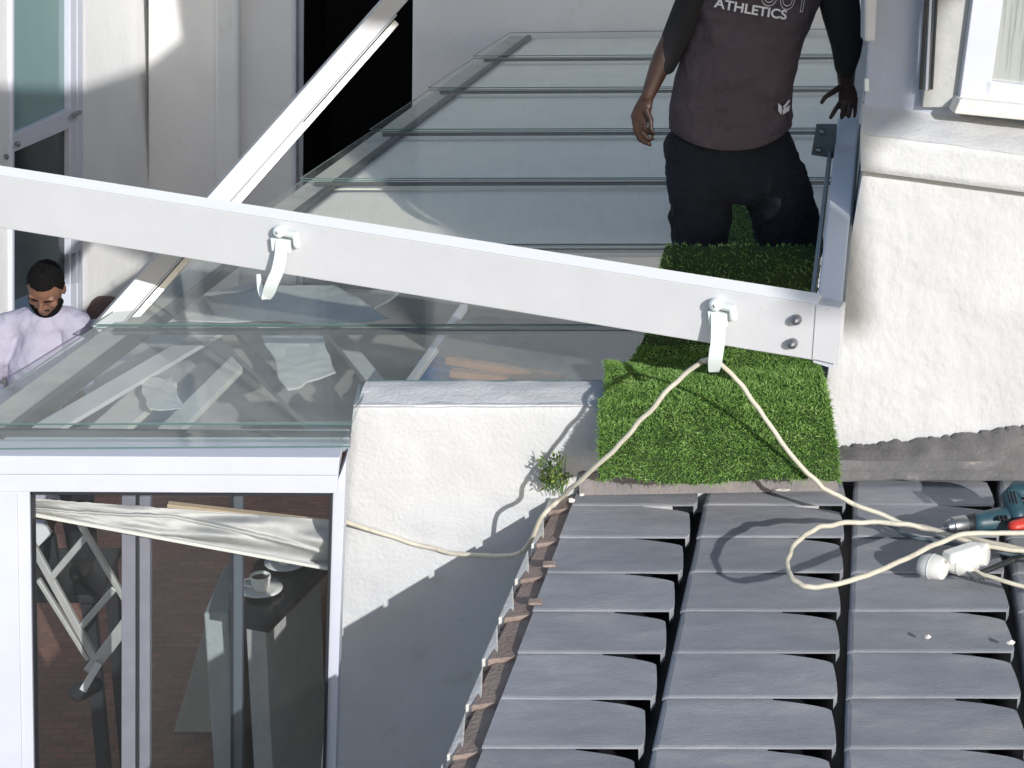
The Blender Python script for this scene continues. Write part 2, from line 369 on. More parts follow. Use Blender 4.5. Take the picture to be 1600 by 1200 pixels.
# verge: mortar bed + stepped clay edge + white triangular plates
vg = MB(); vc = MB(); rv = random.Random(5)
v = v_n % E - 8*E
wv = (onT(737, 1200)-onT(680, 1200)).x
while v < vtop-.02:
    v1 = min(v+E, vtop-.02); s = wv*rv.uniform(.93, 1.05)
    a = [T(UL+.01, v, -.035), T(UL+.01, v1+.02, -.05), T(UL-s*.8, v1+.02, -.065), T(UL-s*.9, v, -.05)]
    vg.prism(a, -TN*.07)
    vg.prism([T(UL-s*.5, v, -.055), T(UL-s*.45, v1, -.07), T(UL-s*1.05, v1, -.10), T(UL-s*1.05, v, -.09)], -TN*.06)
    vc.prism([T(UL-s*.58, v+.015, -.046), T(UL-s*.84, v+E*.5, -.054), T(UL-s*1.10, v1-.005, -.066), T(UL-s*1.12, v+.02, -.060)], -TN*.05)
    if rv.random() < .15: vg.box(*[tuple(T(UL-.02, v+.03, -.02)), tuple(T(UL+.018, v+.07, -.012))])
    v += E
vg.build('verge', M['mortar'], hse, bevel=.004); vc.build('verge_plates', M['chalk'], hse, bevel=.004)

# ---- plastered boundary wall with the grass over it
bw = empty('boundary_wall', (0, 6.3, FL), 'rough white plastered wall end between the glass door and the tiled roof', 'wall')
WY = 6.2
wm = MB()
TL = onY(552, 634, WY); TR = onY(1300, 634, WY); BRr = onY(1300, 1500, WY); BL = onY(474, 1500, WY)
TR.z = TL.z
slab(wm, [TL, TR, BRr, BL], (0, .22, 0), 150, 150, .009, 3.2, .010)
wm.build('wall_face', M['plaster'], bw, smooth=True)
tp = MB(); tz = TL.z
def topf(u, v):
    x0 = TL.x+.012+.02*v; x = x0+(TR.x-x0)*u; y = WY-.001+.25*v
    return Vector((x, y, tz-.006+.024*min(1, v/.6)**.9+nz(x, y, 3, 9)*.005-.03*max(0, (v-.9)/.1)**2))
tp.grid(topf, 80, 16)
to = tp.build('coping', M['plaster'], bw, smooth=True, fix=False)
CONX = TL.x
# ragged flashing paint where roof meets walls
fl = MB()
def flash(x0, y0, x1, y1, h0, h1, Y, n=60, mi=0):
    pts = []; low = []
    for i in range(n+1):
        u = i/n; x = x0+(x1-x0)*u; y = y0+(y1-y0)*u
        pts.append(onY(x, y-(h0+(h1-h0)*u)*(1+.25*nz(x*.05, 1))+3*nz(x*.3, 4), Y-.014)); low.append(onY(x, y+22, Y-.05))
    fl.add(pts+low, [(i, i+1, n+1+i+1, n+1+i) for i in range(n)])
    fl.add(pts+[p+Vector((0, .02, 0)) for p in pts], [(i, i+1, n+1+i+1, n+1+i) for i in range(n)])
flash(905, 752, 1310, 745, 12, 20, WY)
fl.build('flashing', M['cement'], hse, smooth=False, fix=False)
# cement fillet along the top of the tiles
cf = MB()
cf.grid(lambda u, v: T(UL+.05+(9*W-UL)*u, vtop-.05+.06*v+nz(u*40, v, 1)*.012, -.006+.055*v**1.5+nz(u*60, v*3, 2)*.006), 160, 8)
cf.build('cement_fillet', mat('fillet', (.12, .118, .12), .9, (.19, .18, .18), 7, .6, 60, stain=(.36, .30, .28), stlo=.6, sthi=.75, stscale=7), hse, smooth=True, fix=False)

# ---- right hand house
RY = 6.5; UY = 6.64
rh = empty('plastered_house', (2.5, 8, FL), 'white plastered house at the right with deep window ledge and pale framed window', 'house')
w = MB()
a, b, c, d = onY(1350, 262, RY), onY(2100, 360, RY), onY(2060, 1000, RY), onY(1222, 1000, RY)
slab(w, [a, b, c, d], YD*3.2, 140, 140, .010, 4.5, .01)
w.build('wall', M['plaster_rough'], rh, smooth=True)
# ragged bare cement band at the wall's foot
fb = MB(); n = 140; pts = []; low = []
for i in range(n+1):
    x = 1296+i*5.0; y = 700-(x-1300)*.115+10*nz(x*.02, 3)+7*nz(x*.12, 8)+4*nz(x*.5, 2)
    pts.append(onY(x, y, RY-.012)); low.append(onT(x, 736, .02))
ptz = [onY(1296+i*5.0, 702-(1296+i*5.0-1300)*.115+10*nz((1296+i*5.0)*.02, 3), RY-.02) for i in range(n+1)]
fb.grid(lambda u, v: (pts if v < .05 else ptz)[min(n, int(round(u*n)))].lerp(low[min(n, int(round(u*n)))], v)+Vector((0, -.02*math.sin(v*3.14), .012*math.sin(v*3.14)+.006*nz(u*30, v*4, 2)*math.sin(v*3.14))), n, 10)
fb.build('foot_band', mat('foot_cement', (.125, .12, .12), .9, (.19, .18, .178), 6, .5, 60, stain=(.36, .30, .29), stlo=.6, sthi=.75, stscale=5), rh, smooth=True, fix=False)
# ledge
lg = MB(); LZ = onY(1350, 207, RY-.07).z
f0, f1 = onY(1345, 207, RY-.07), onY(2000, 293, RY-.07)
g0, g1 = onY(1346, 268, RY-.07), onY(2000, 354, RY-.07)
slab(lg, [f0, f1, g1, g0], YD*.9+Vector((0, 0, -.06)), 120, 14, .005, 6, .012)
h0_, h1_ = onY(1348, 160, UY+.02), onY(2000, 246, UY+.02)
lg.grid(lambda u, v: f0.lerp(f1, u).lerp(h0_.lerp(h1_, u), v)+Vector((0, .004+0*u, .003+.006*nz(u*12, v*2, 7)-.007*(1-v)**8)), 80, 14)
lg.build('window_ledge', M['plaster'], rh, smooth=True)
# upper wall behind ledge
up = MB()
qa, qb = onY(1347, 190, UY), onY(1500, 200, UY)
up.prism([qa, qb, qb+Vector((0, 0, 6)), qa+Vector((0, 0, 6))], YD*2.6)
up.build('upper_wall', mat('shade_blue_plaster', (.38, .42, .53), .85, (.43, .47, .58), 3, .4, 50), rh, bevel=.01)  # sky-lit shade painted in as a bluish wall colour
up = MB()
up.prism([onY(1400, -1500, UY+.06), onY(5200, -1500, UY+.06), onY(5200, -60, UY+.06), onY(1400, -60, UY+.06)], (0, 2.5, 0))
up.build('upper_wall', M['plaster'], rh)
rv_ = MB().prism([onY(1441, 168, UY-.05), onY(1498, 168, UY-.05), onY(1540, -100, UY-.05), onY(1474, -100, UY-.05)], (0, .045, 0))
rv_.build('window_reveal', mat('reveal', (.40, .41, .40), .8, (.47, .47, .46), 12, .3, 50), rh, bevel=.004)
for (xa, xb, w_) in ((1437, 1452, 5), (1446, 1457, 4), (1455, 1468, 3)):
    MB().prism([onY(xa, 140, UY-.07), onY(xa+w_, 140, UY-.07), onY(xb+w_, -100, UY-.07), onY(xb, -100, UY-.07)], (0, .015, 0)).build('sash_edge', M['seal'] if w_ != 4 else M['white_alu'], rh)
wf = MB()
def fq(pts, t=.06, Y=None): wf.prism([onY(x, y, Y or UY-.09) for x, y in pts], (0, t, 0))
fq([(1498, 165), (1545, 165), (1585, -120), (1536, -120)]); fq([(1540, 126), (2000, 180), (2000, 215), (1538, 160)], .055)
wr = wf.build('window_frame', M['white_alu'], rh, bevel=.004)
MB().prism([onY(1540, 150, UY-.045), onY(2000, 195, UY-.045), onY(2000, -120, UY-.045), onY(1580, -120, UY-.045)], (0, .01, 0)).build('window_pane', mat('pane_curtain', (.16, .19, .20), .12, (.40, .42, .40), 2.2, spec=.8, stretch=(5, 1, .2), lo=.45, hi=.55), wr)
MB().prism([onY(1490, 178, UY-.14), onY(2000, 228, UY-.14), onY(2000, 205, UY-.14), onY(1500, 155, UY-.14)], (0, .10, 0)).build('window_sill', M['chalk'], wr, bevel=.01)
# drain pipe like white trim at the house corner
MB().prism([onY(1352, -100, UY-.10), onY(1375, -100, UY-.10), onY(1368, 66, UY-.10), onY(1351, 66, UY-.10)], (0, .09, 0)).build('corner_trim', M['white_paint'], rh, bevel=.01)
MB().prism([onY(1351, 123, UY-.03), onY(1358, 123, UY-.03), onY(1358, 143, UY-.03), onY(1351, 143, UY-.03)], (0, .02, 0)).build('wall_clip', M['white_plastic'], rh, bevel=.003)

# ---- far white house: back wall with dark doorway, left wing wall with window
FY = 15.3
fh = empty('white_house', (0, 16, FL), 'shaded white house behind the glass roof with an open dark doorway', 'house')
def wallq(x0, x1, Y, name='wall', x0b=None, x1b=None, t=.3, m='plaster_far', yb=620):
    mb = MB(); x0b = x0 if x0b is None else x0b; x1b = x1 if x1b is None else x1b
    slab(mb, [onY(x0, -700, Y), onY(x1, -700, Y), onY(x1b, yb, Y), onY(x0b, yb, Y)], (0, t, 0), 60, 60, .012, 1.6, .01)
    return mb.build(name, M[m], fh, smooth=True)
wallq(232, 345, FY); wallq(372, 460, FY+.03, t=.25)
wallq(337, 372, FY-.16, 'pilaster', t=.5)
wallq(651, 1600, FY, x0b=640)
wallq(457, 462, FY+.02, 'door_jamb', t=.28, m='white_alu')
MB().prism([onY(460, -700, FY+.30), onY(478, -700, FY+.30), onY(471, 620, FY+.30), onY(456, 620, FY+.30)], (0, .05, 0)).build('door_frame', M['white_alu'], fh)
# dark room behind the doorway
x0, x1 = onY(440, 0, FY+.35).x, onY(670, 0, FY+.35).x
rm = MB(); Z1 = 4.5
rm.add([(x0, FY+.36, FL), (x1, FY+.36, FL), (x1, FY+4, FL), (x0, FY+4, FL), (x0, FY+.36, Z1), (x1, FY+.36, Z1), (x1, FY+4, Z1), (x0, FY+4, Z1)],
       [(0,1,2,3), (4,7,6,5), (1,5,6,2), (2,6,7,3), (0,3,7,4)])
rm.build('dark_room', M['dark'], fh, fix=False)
# left wing
LA = onY(110, 185, 13.9); LN = YD.cross(Vector((0,0,1))).normalized()
def onL(x, y, o=0): return onP(x, y, LA-LN*o if LN.x < 0 else LA+LN*o, LN)
lw = empty('left_wing', (-4.5, 14, FL), 'white house wing at the far left, sunlit above, with a tall framed window', 'house')
SX = -1 if LN.x > 0 else 1
IN = Vector((-1, .2, 0)).normalized()
def lslab(x0, x1, y0=-600, y1=700, o=0.0, m='plaster_far', name='wall', t=.3, p=lw):
    mb = MB(); slab(mb, [onL(x0, y0, o), onL(x1, y0, o), onL(x1, y1, o), onL(x0, y1, o)], IN*t, 40, 40, .012, 1.6, .008)
    return mb.build(name, M[m], p, smooth=True)
lslab(131, 262); lslab(-400, 19); lslab(19, 131, -900, -330)
wn = MB(); wo = 0.03
def lq(pts, t=.10): wn.prism([onL(x, y, wo) for x, y in pts], IN*t)
lq([(110, -400), (120, -400), (120, 700), (110, 700)]); lq([(121, -400), (130, -400), (130, 700), (121, 700)], .06)
lq([(19, -400), (23, -400), (23, 700), (19, 700)]); lq([(22, 210), (110, 170), (110, 200), (22, 238)], .08)
lq([(110, 396), (128, 388), (128, 440), (110, 446)]); 
win = wn.build('window', M['white_alu'], lw, bevel=.006)
MB().prism([onL(22, -400, -.02), onL(111, -400, -.02), onL(111, 190, -.02), onL(22, 226, -.02)], IN*.02).build('pane', M['winteal'], win)
MB().prism([onL(22, 236, -.02), onL(111, 198, -.02), onL(111, 430, -.02), onL(22, 470, -.02)], IN*.02).build('pane', M['windark'], win)
MB().prism([onL(112, 181, .06), onL(128, 172, .06), onL(128, 178, .06), onL(112, 187, .06)], IN*.03).build('window_latch', M['steel'], win)
for (x, y) in ((28, 225), (10, 245)): MB().ell(onL(x, y, .05), .018, .018, .022).build('screw', M['bolt'], win)

# ================================================================== CONSERVATORY
cons = empty('conservatory', (-.5, 8, FL), 'lean-to conservatory with overlapping glass roof panes and white sliding door front', 'conservatory')
LINES = [50, 90, 140, 205, 282, 385, 510, 665, 704]
def xl(y): return 1.403*(618-y)
def xr(y): return 1286+(600-y)*.105 if y < 600 else 1286
slope = {50: -10, 90: -7, 140: -6, 205: -5, 282: -4, 385: -2, 510: 0, 665: 0, 704: 0}
for i in range(len(LINES)-1):
    yf, yn = LINES[i], LINES[i+1]
    dxf, dxn = slope[yf], slope[yn]
    P = [onZ(xl(yn), yn, .0), onZ(xr(yn), yn+dxn*.5, .0), onZ(xr(yf), yf+dxf*.5, .0), onZ(xl(yf), yf-dxf*.2, .0)]
    P[0] -= YD*.03; P[1] -= YD*.03
    Q = list(P)
    if yn == 665:
        xa = onZ(551, 665, 0).x; Q = [P[0], Vector((xa, P[0].y, 0)), Vector((xa+.03, 6.455, 0)), Vector((P[1].x, 6.455, 0)), P[2], P[3]]
    if yn > 690: Q = [P[0], onZ(548, yn, 0), onZ(551, 660, 0), P[3]]
    n_ = len(Q); ymn, ymx = min(q.y for q in Q), max(q.y for q in Q)
    for q in Q: q.z = .014-.016*(q.y-ymn)/(ymx-ymn)
    P = [Q[0], Q[1] if yn != 665 else Vector((Q[3].x, Q[0].y, 0))]
    mb = MB(); up = Vector((0, 0, .006)); vs = Q+[p+up for p in Q]
    mb.add(vs, [tuple(range(n_-1, -1, -1)), tuple(range(n_, 2*n_))], 0); mb.add(vs, [(k, (k+1) % n_, n_+(k+1) % n_, n_+k) for k in range(n_)], 1)
    mb.build('glass_pane', [M['frontglass' if yn > 400 else 'roofglass'], M['edgeglass']], cons, fix=False)
    if i < len(LINES)-2:
        a, b = P[0]+Vector((.08, .01, -.03)), P[1]+Vector((0, .01, -.03))
        if yn == 665: b = onZ(548, 665, 0)+Vector((0, -.02, -.03))
        MB().bar(a, b, .020+.012*(yn > 300), .02).build('glazing_bar', M['glazing'], cons)
# front gutter rails under the first pane
gz = MB()
for (y0, y1, z, t) in ((670, 684, -.03, .02), (686, 694, -.018, .03),):
    gz.prism([onZ(-90, y1, z), onZ(546, y1, z), onZ(546, y0, z), onZ(-90, y0, z)], (0, 0, -t))
gz.build('gutter_rail', mat('gutter', (.42, .47, .50), .35, (.36, .41, .44), 8, metal=.2), cons, bevel=.003)
# side beam below left glass edge: pale board outside, dark rail inside
A0, A1 = onZ(xl(700), 700, 0), onZ(xl(50), 50, 0)
sd = Vector((1, -.2, 0)).normalized()
MB().bar(A0+sd*.07+Vector((0,0,-.055)), A1+sd*.07+Vector((0,0,-.055)), .13, .05).build('side_board', mat('side_board', (.46, .44, .39), .8, (.55, .52, .45), 3, .3, 40, stain=(.36, .37, .35), stlo=.5, sthi=.62, stscale=2), cons, bevel=.004)
MB().bar(A0+sd*.165+Vector((0,0,-.045)), A1+sd*.165+Vector((0,0,-.045)), .035, .05).build('side_rail', M['glazing'], cons)
g_ = [onZ(xr(596)-6, 596, -.02), onZ(1345, 596, -.02), onZ(1360, 60, -.02), onZ(xr(60)-4, 60, -.02)]
MB().prism(g_, (0, 0, -.08)).build('side_flashing', mat('flashing_grey', (.22, .235, .24), .6, (.28, .295, .30), 6), cons)
# blind fabric bays under the rear panes
bays = MB()
for i in range(0, 7):
    yf, yn = LINES[i], LINES[i+1]
    for j in range(1):
        a = onZ(xl(yn), yn, 0)+sd*.185; b = onZ(xr(yn), yn, 0); c = onZ(xr(yf), yf, 0); d = onZ(xl(yf), yf, 0)+sd*.185
        if yn > 500: continue
        yy = -.075
        def fn(u, v, a=a, b=b, c=c, d=d):
            p = a.lerp(b, u).lerp(d.lerp(c, u), v); return Vector((p.x, p.y, -.05+nz(p.x, p.y, 1, 2)*.004))
        mb = MB().grid(fn, 60, 20); mb.build('ceiling_blind', M['blind'], cons, smooth=True, solid=.004, fix=False)
# inner deck below the front bays
DZ = -.62
MB().prism([onZ(-20, 690, DZ+.0), onZ(500, 690, DZ), onZ(1180, 500, DZ), onZ(400, 440, DZ), onZ(140, 500, DZ)], (0, 0, -.03)).build('inner_ceiling', M['grey_deck'], cons)
# white front frame
FYp = 5.72
fr = MB()
def fp(pts, t=.09, Y=FYp, mb=None): (mb or fr).prism([onY(x, y, Y) for x, y in pts], (0, t, 0))
fp([(-120, 712), (531, 715), (528, 743), (-120, 741)], .14)
fp([(-120, 741.3), (528, 743.3), (526, 771), (-120, 768)], .10, FYp+.012)
fp([(-120, 768.5), (26, 768.5), (40, 1560), (-120, 1560)], .09, FYp+.004)
fp([(26.3, 768.5), (46, 768.5), (58, 1560), (40.3, 1560)], .08, FYp+.016)
fp([(520, 771), (541, 716), (529, 1040), (515, 1560), (498, 1560)], .12, FYp+.05)
fo = fr.build('front_frame', M['white_alu'], cons, bevel=.003)
sl_ = MB()
fp([(46.3, 768), (50, 768), (61, 1560), (58.3, 1560)], .05, FYp+.03, sl_); fp([(46, 769), (520, 771.5), (520, 775), (46, 773)], .05, FYp+.03, sl_)
fp([(515, 775), (519, 775), (500, 1560), (495, 1560)], .05, FYp+.03, sl_)
sl_.build('seal', M['seal'], fo)
MB().prism([onY(50, 774, FYp+.05), onY(516, 775, FYp+.05), onY(497, 1560, FYp+.05), onY(61, 1560, FYp+.05)], (0, .006, 0)).build('door_pane', M['doorglass'], cons)
# inner sliding leaf
iy = FYp+.30
dl = MB()
for (x, w_) in ((190, 22), (217.5, 17),): dl.prism([onY(x, 776, iy), onY(x+w_, 776, iy), onY(x+w_-1, 1560, iy), onY(x-1, 1560, iy)], (0, .045, 0))
so_ = dl.build('sliding_leaf', [mat('leaf_alu', (.26, .26, .32), .4, (.22, .22, .27), 8)], cons, bevel=.003)
s2 = MB()
for (x, w_) in ((213, 4), (360, 4)): s2.prism([onY(x, 776, iy-.01), onY(x+w_, 776, iy-.01), onY(x+w_, 1560, iy-.01), onY(x, 1560, iy-.01)], (0, .05, 0))
s2.build('leaf_seal', M['seal'], so_)
MB().prism([onY(365, 776, iy), onY(379, 776, iy), onY(377, 1560, iy), onY(364, 1560, iy)], (0, .045, 0)).build('leaf_stile', mat('leaf_stile', (.10, .12, .15), .4), so_)
MB().prism([onY(234, 776, iy+.02), onY(360, 776, iy+.02), onY(358, 1560, iy+.02), onY(233, 1560, iy+.02)], (0, .005, 0)).build('leaf_pane', M['doorglass'], so_)
# interior partition (keeps the room dark to the right) and back wall
MB().prism([onY(395, 905, 7.5), onY(560, 905, 7.5), onY(560, 1500, 7.5), onY(395, 1500, 7.5)], (0, .1, 0)).build('inner_wall', M['timber'], cons)

# ================================================================== THINGS INSIDE
def cup(px, py, Z, s, label):
    c = onZ(px, py, Z)
    e = empty('cup_and_saucer', c, label, 'cup', 'cups on the counter')
    sc = MB(); prof_ = [(0, .0), (.05, .0), (.085, .014), (.088, .018), (.05, .008), (0, .006)]
    rings = [[c+Vector((r*s*math.cos(a*math.pi/12), r*s*math.sin(a*math.pi/12), z*s)) for a in range(24)] for r, z in [(max(r, .001), z) for r, z in prof_]]
    sc.loft(rings); sc.build('saucer', M['cup'], e, smooth=True)
    cb = MB(); pr = [(.022, .008), (.036, .03), (.042, .065), (.042, .075), (.038, .075), (.036, .062)]
    cb.loft([[c+Vector((r*s*math.cos(a*math.pi/12), r*s*math.sin(a*math.pi/12), z*s)) for a in range(24)] for r, z in pr], cap=False)
    cb.tube([c+Vector((-.04, 0, .06))*s, c+Vector((-.065, 0, .055))*s, c+Vector((-.065, 0, .03))*s, c+Vector((-.038, 0, .025))*s], .005*s, 8)
    cb.build('cup_body', M['cup'], e, smooth=True)
    MB().ell(c+Vector((0, 0, .063*s)), .037*s, .037*s, .002).build('coffee', M['coffee'], e)
CZ = -1.05
ct = MB()
ct.prism([onZ(375, 968, CZ), onZ(420, 976, CZ), onZ(535, 860, CZ), onZ(440, 840, CZ), onZ(396, 880, CZ)], (0, 0, -.04))
cn = empty('counter', onZ(430, 960, FL), 'white counter pedestal with black top carrying coffee cups inside the door', 'counter')
ct.build('counter_top', M['black_top'], cn, bevel=.004)
pb = MB(); q = [onZ(383, 964, CZ-.041), onZ(414, 972, CZ-.041), onZ(500, 885, CZ-.041), onZ(440, 870, CZ-.041)]
pb.prism(q, (0, 0, FL-q[0].z)); pb.build('pedestal', M['conc'], cn, bevel=.006)
cup(408, 925, CZ+.002, 1.05, 'white coffee cup on its saucer at the front of the black counter'); cup(446, 884, CZ+.002, 1.05, 'white cup and saucer half hidden below the crumpled blind')
# low wall seen left of the counter
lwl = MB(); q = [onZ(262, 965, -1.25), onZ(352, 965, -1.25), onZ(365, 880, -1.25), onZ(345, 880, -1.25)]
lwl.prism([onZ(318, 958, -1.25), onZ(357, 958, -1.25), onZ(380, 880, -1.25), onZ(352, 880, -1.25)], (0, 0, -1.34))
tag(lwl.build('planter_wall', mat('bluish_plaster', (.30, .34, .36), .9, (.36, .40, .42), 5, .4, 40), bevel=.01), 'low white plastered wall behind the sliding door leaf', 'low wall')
tag(MB().prism([onY(240, 1250, 8.2), onY(320, 980, 8.2), onY(345, 1000, 8.2), onY(345, 1250, 8.2)], (0, .1, 0)).build('plaster_board', M['conc'], bevel=.005), 'grey slanted board standing against the low plastered wall', 'board')
tag(MB().prism([onY(452, 948, 7.2), onY(520, 930, 7.2), onY(505, 1350, 7.2), onY(440, 1350, 7.2)], (0, .25, 0)).build('cabinet', M['timber'], bevel=.006), 'brown wooden cupboard side next to the counter', 'cupboard')
# folded aluminium step ladder leaning on the brick floor
ld = empty('step_ladder', onZ(135, 1080, FL), 'aluminium ladder with dark foot lying slantwise on brick paving behind glass', 'ladder')
LYp = 6.75
def lp(x, y, dy=0): return onY(x, y, LYp+dy)
def ladder_bar(a, b, w_, nm='rail', m='alu'): MB().bar(lp(*a), lp(*b), w_, .03, up=(0, -1, .2)).build(nm, M[m], ld, bevel=.004)
ladder_bar((50, 850), (152, 1035), .032); ladder_bar((115, 800), (212, 965), .024)
ladder_bar((78, 905), (135, 838), .028, 'rung'); ladder_bar((128, 978), (180, 918), .028, 'rung')
ladder_bar((140, 1050), (212, 955), .055, 'foot_rail'); ladder_bar((60, 905), (138, 1030), .02, 'brace')
MB().tube([lp(122, 1082), lp(148, 1070)], [.040, .036], 12).build('foot', M['black_rubber'], ld, smooth=True)
MB().bar(lp(130, 1078, -.03), lp(155, 1035, -.03), .03, .02, up=(0, -1, .2)).build('foot_clip', M['white_paint'], ld)
tag(MB().prism([onY(40, 815, 7.4), onY(68, 818, 7.4), onY(80, 836, 7.4), onY(52, 862, 7.4), onY(40, 860, 7.4)], (0, .04, 0)).build('paint_tray', M['white_paint'], bevel=.004), 'white rectangular tray at the top left inside the door', 'tray')
tag(MB().prism([onY(52, 866, 7.6), onY(84, 838, 7.6), onY(90, 880, 7.6), onY(70, 905, 7.6), onY(50, 890, 7.6)], (0, .05, 0)).build('dark_bag', M['bracket'], bevel=.004), 'dark bag hanging below the white tray', 'bag')
# crumpled blind behind the glass head
cb = MB(); BY = FYp+.12
def bl_(u, v):
    x = 51+(521-51)*u; yt = 779+34*u; yb = 801+88*u
    if u > .93: yb -= 0
    y = yt+(yb-yt)*v
    fold = .055*math.sin(v*6.5+4.5*nz(u*2.2, v*.9, 5)+u*2)*(.35+abs(nz(u*2.5, 2))*1.2)+.05*nz(u*3.5+v*2.5, v*2.2-u*3, 2)-.03*math.exp(-((v-.25-.55*abs(u-.45)*1.6)/.05)**2)
    p = onY(x, y+1.5*nz(u*30, 3), BY+.03+fold*(1 if v < .95 else .3)); return p
cb.grid(bl_, 220, 60)
cbo = tag(cb.build('crumpled_blind', mat('blind_white', (.60, .60, .60), .8, (.50, .50, .505), 5), smooth=True, solid=.003, fix=False), 'crumpled white fabric blind sagging diagonally under the door head', 'blind')
MB().bar(onY(53, 804, BY), onY(512, 888, BY), .012, .014, up=(0, -1, 0)).build('bottom_bar', M['cup'], cbo, bevel=.002)
tag(MB().bar(onY(262, 789, BY+.12), onY(514, 818, BY+.12), .02, .035, up=(0, -1, 0)).build('wood_batten', M['ply'], bevel=.003), 'thin pale wooden batten above the crumpled blind', 'batten')

# ---- things under the two front roof bays, partly standing in for layered reflections
def flat(name, pts, z, m, label, cat, t=.02, grp=None, lift=None):
    mb = MB(); P = [onZ(x, y, z) for x, y in pts]
    if lift: P = [p+Vector((0, 0, l)) for p, l in zip(P, lift)]
    mb.prism(P, (0, 0, -t)); o = mb.build(name, M[m], bevel=.004); return tag(o, label, cat, grp)
def strip(name, a, b, z, w_, m, label, cat, grp=None, h=.03):
    return tag(MB().bar(onZ(*a, z), onZ(*b, z), w_, h).build(name, M[m], bevel=.003), label, cat, grp)
def cloth(name, pts, z, m, label, cat, seed=0, n=26):
    P = [onZ(x, y, z) for x, y in pts]          # 4 corners, rumpled
    mb = MB()
    def fn(u, v):
        p = P[0].lerp(P[1], u).lerp(P[3].lerp(P[2], u), v)
        j = Vector((nz(u*3+seed, v*3, 1), nz(u*3, v*3+seed, 4), 0))*.03
        return p+j+Vector((0, 0, .03*nz(p.x*3+seed, p.y*2, 2)+.012*abs(nz(p.x*9, p.y*7, seed))))
    mb.grid(fn, 40, 40); return tag(mb.build(name, M[m], smooth=True, solid=.003, fix=False), label, cat)
def wy(y): return y
cloth('dust_sheet', [(250, 470), (520, 440), (610, 500), (225, 505)], -.16, 'sheet', 'pale rumpled dust sheet under the glass below the white beam', 'dust sheet', 1)
cloth('dust_sheet', [(400, 515), (500, 515), (525, 585), (450, 610)], -.20, 'sheet', 'white rag hanging between the crossed boards under the glass', 'dust sheet', 3)
cloth('mat_roll', [(400, 450), (640, 455), (560, 500), (330, 505)], -.22, 'grey_deck', 'grey corrugated mat under the glass beside the left hook', 'mat', 7)
cloth('cushion', [(215, 590), (270, 588), (285, 640), (235, 640)], -.25, 'sheet', 'small pale cushion lying below the lowest glass pane', 'cushion', 9)
strip('reflection_board', (40, 690), (330, 520), -.25, .12, 'white_paint', 'long white board for a reflection in the glass nearest its sloping left edge', 'board', h=.02)  # boards put in place of bright bands reflected in the glass
strip('reflection_board', (140, 700), (250, 600), -.32, .16, 'sheet', 'short pale board for a reflection in the lowest pane beside the long white one', 'board')
strip('reflection_board', (250, 690), (470, 470), -.38, .10, 'sheet', 'pale diagonal board rising towards the left hook for a reflection in the glass', 'board')
strip('reflection_board', (330, 500), (520, 690), -.34, .09, 'grey_deck', 'grey board crossing down to the right for a reflection in the glass', 'board')
strip('reflection_board', (470, 455), (620, 640), -.36, .08, 'sheet', 'pale board crossing right of the white rag for a reflection in the glass', 'board')
strip('white_pole', (725, 480), (640, 600), -.15, .035, 'white_paint', 'thin white pole standing alone left of the timber planks', 'pole')
cloth('blue_tarpaulin', [(655, 560), (720, 560), (700, 615), (640, 615)], -.30, 'blue', 'small blue tarpaulin under the glass left of the timber', 'tarpaulin', 2)
strip('timber_plank', (700, 562), (880, 592), -.22, .05, 'timber', 'upper orange brown timber plank behind the white wall', 'plank', 'timber planks', .03)
strip('timber_plank', (705, 582), (900, 604), -.24, .05, 'timber', 'lower weathered timber plank just behind the wall coping', 'plank', 'timber planks', .03)
cloth('shade_sheet', [(700, 500), (1000, 505), (1000, 600), (860, 600)], -.36, 'bracket', 'dark slate blue sheet standing in for shade under the glass below the beam', 'cover', 4)  # dark sheet laid where the bay below the beam is only shaded

# ================================================================== AWNING FRAME (beam, rail, arm)
aw = empty('awning_frame', (0, 6.4, .2), 'white box beam frame crossing the picture diagonally with hooks', 'awning frame')
bR = onY(1310, 520, 5.78); bLft = onY(-60, 310, 7.05)
bd = Vector((bLft.x-bR.x, bLft.y-bR.y, 0)).normalized(); bn = Vector((-bd.y, bd.x, 0)); bn = bn if bn.y < 0 else -bn    # bn faces camera
def onB(x, y, o=0): return onP(x, y, bR+bn*o, bn)
def beamtop(x): return 274+(x-0)*(482-274)/1315.0
def beambot(x): return 356+(x-0)*(569-356)/1308.0
def bface(x): return beamtop(x), beambot(x)
bm_ = MB()
bm_.prism([onB(-620, beamtop(-620)), onB(1314, beamtop(1314)), onB(1308, beambot(1308)), onB(-620, beambot(-620))], -bn*.085)
bo = bm_.build('front_beam', M['white_paint'], aw, bevel=.004)
tc_ = MB(); ca_, cb_ = onB(-620, beamtop(-620)), onB(1276, beamtop(1276))
zu = Vector((0, 0, 1)); tc_.add([ca_, cb_, cb_-bn*.055+zu*.022, ca_-bn*.055+zu*.022, cb_-bn*.084+zu*.001, ca_-bn*.084+zu*.001], [(0,1,2,3), (3,2,4,5), (0,3,5), (1,4,2)])
tc_.v = [p+zu*.001 for p in tc_.v]
tc_.build('lit_top_strip', mat('sunlit_top_white', (.86, .87, .88), .3), bo)  # brighter light on the beam top painted as a paler, sloped strip
lipm = MB()
lipm.prism([onB(1275, beamtop(1275)+2, .004), onB(1316, beamtop(1316)+2, .004), onB(1310, beambot(1310)+1, .004), onB(1269, beambot(1269)-2, .004)], bn*-.004)
lipm.build('end_plate', M['white_paint'], bo, bevel=.001)
for (x, y) in ((1245, 499), (1239, 536)):
    b_ = MB(); c = onB(x, y, .004); b_.tube([c, c+bn*.012], .018, 16); b_.tube([c+bn*.012, c+bn*.022], .010, 6)
    b_.build('bolt', M['bolt'], bo, smooth=False)
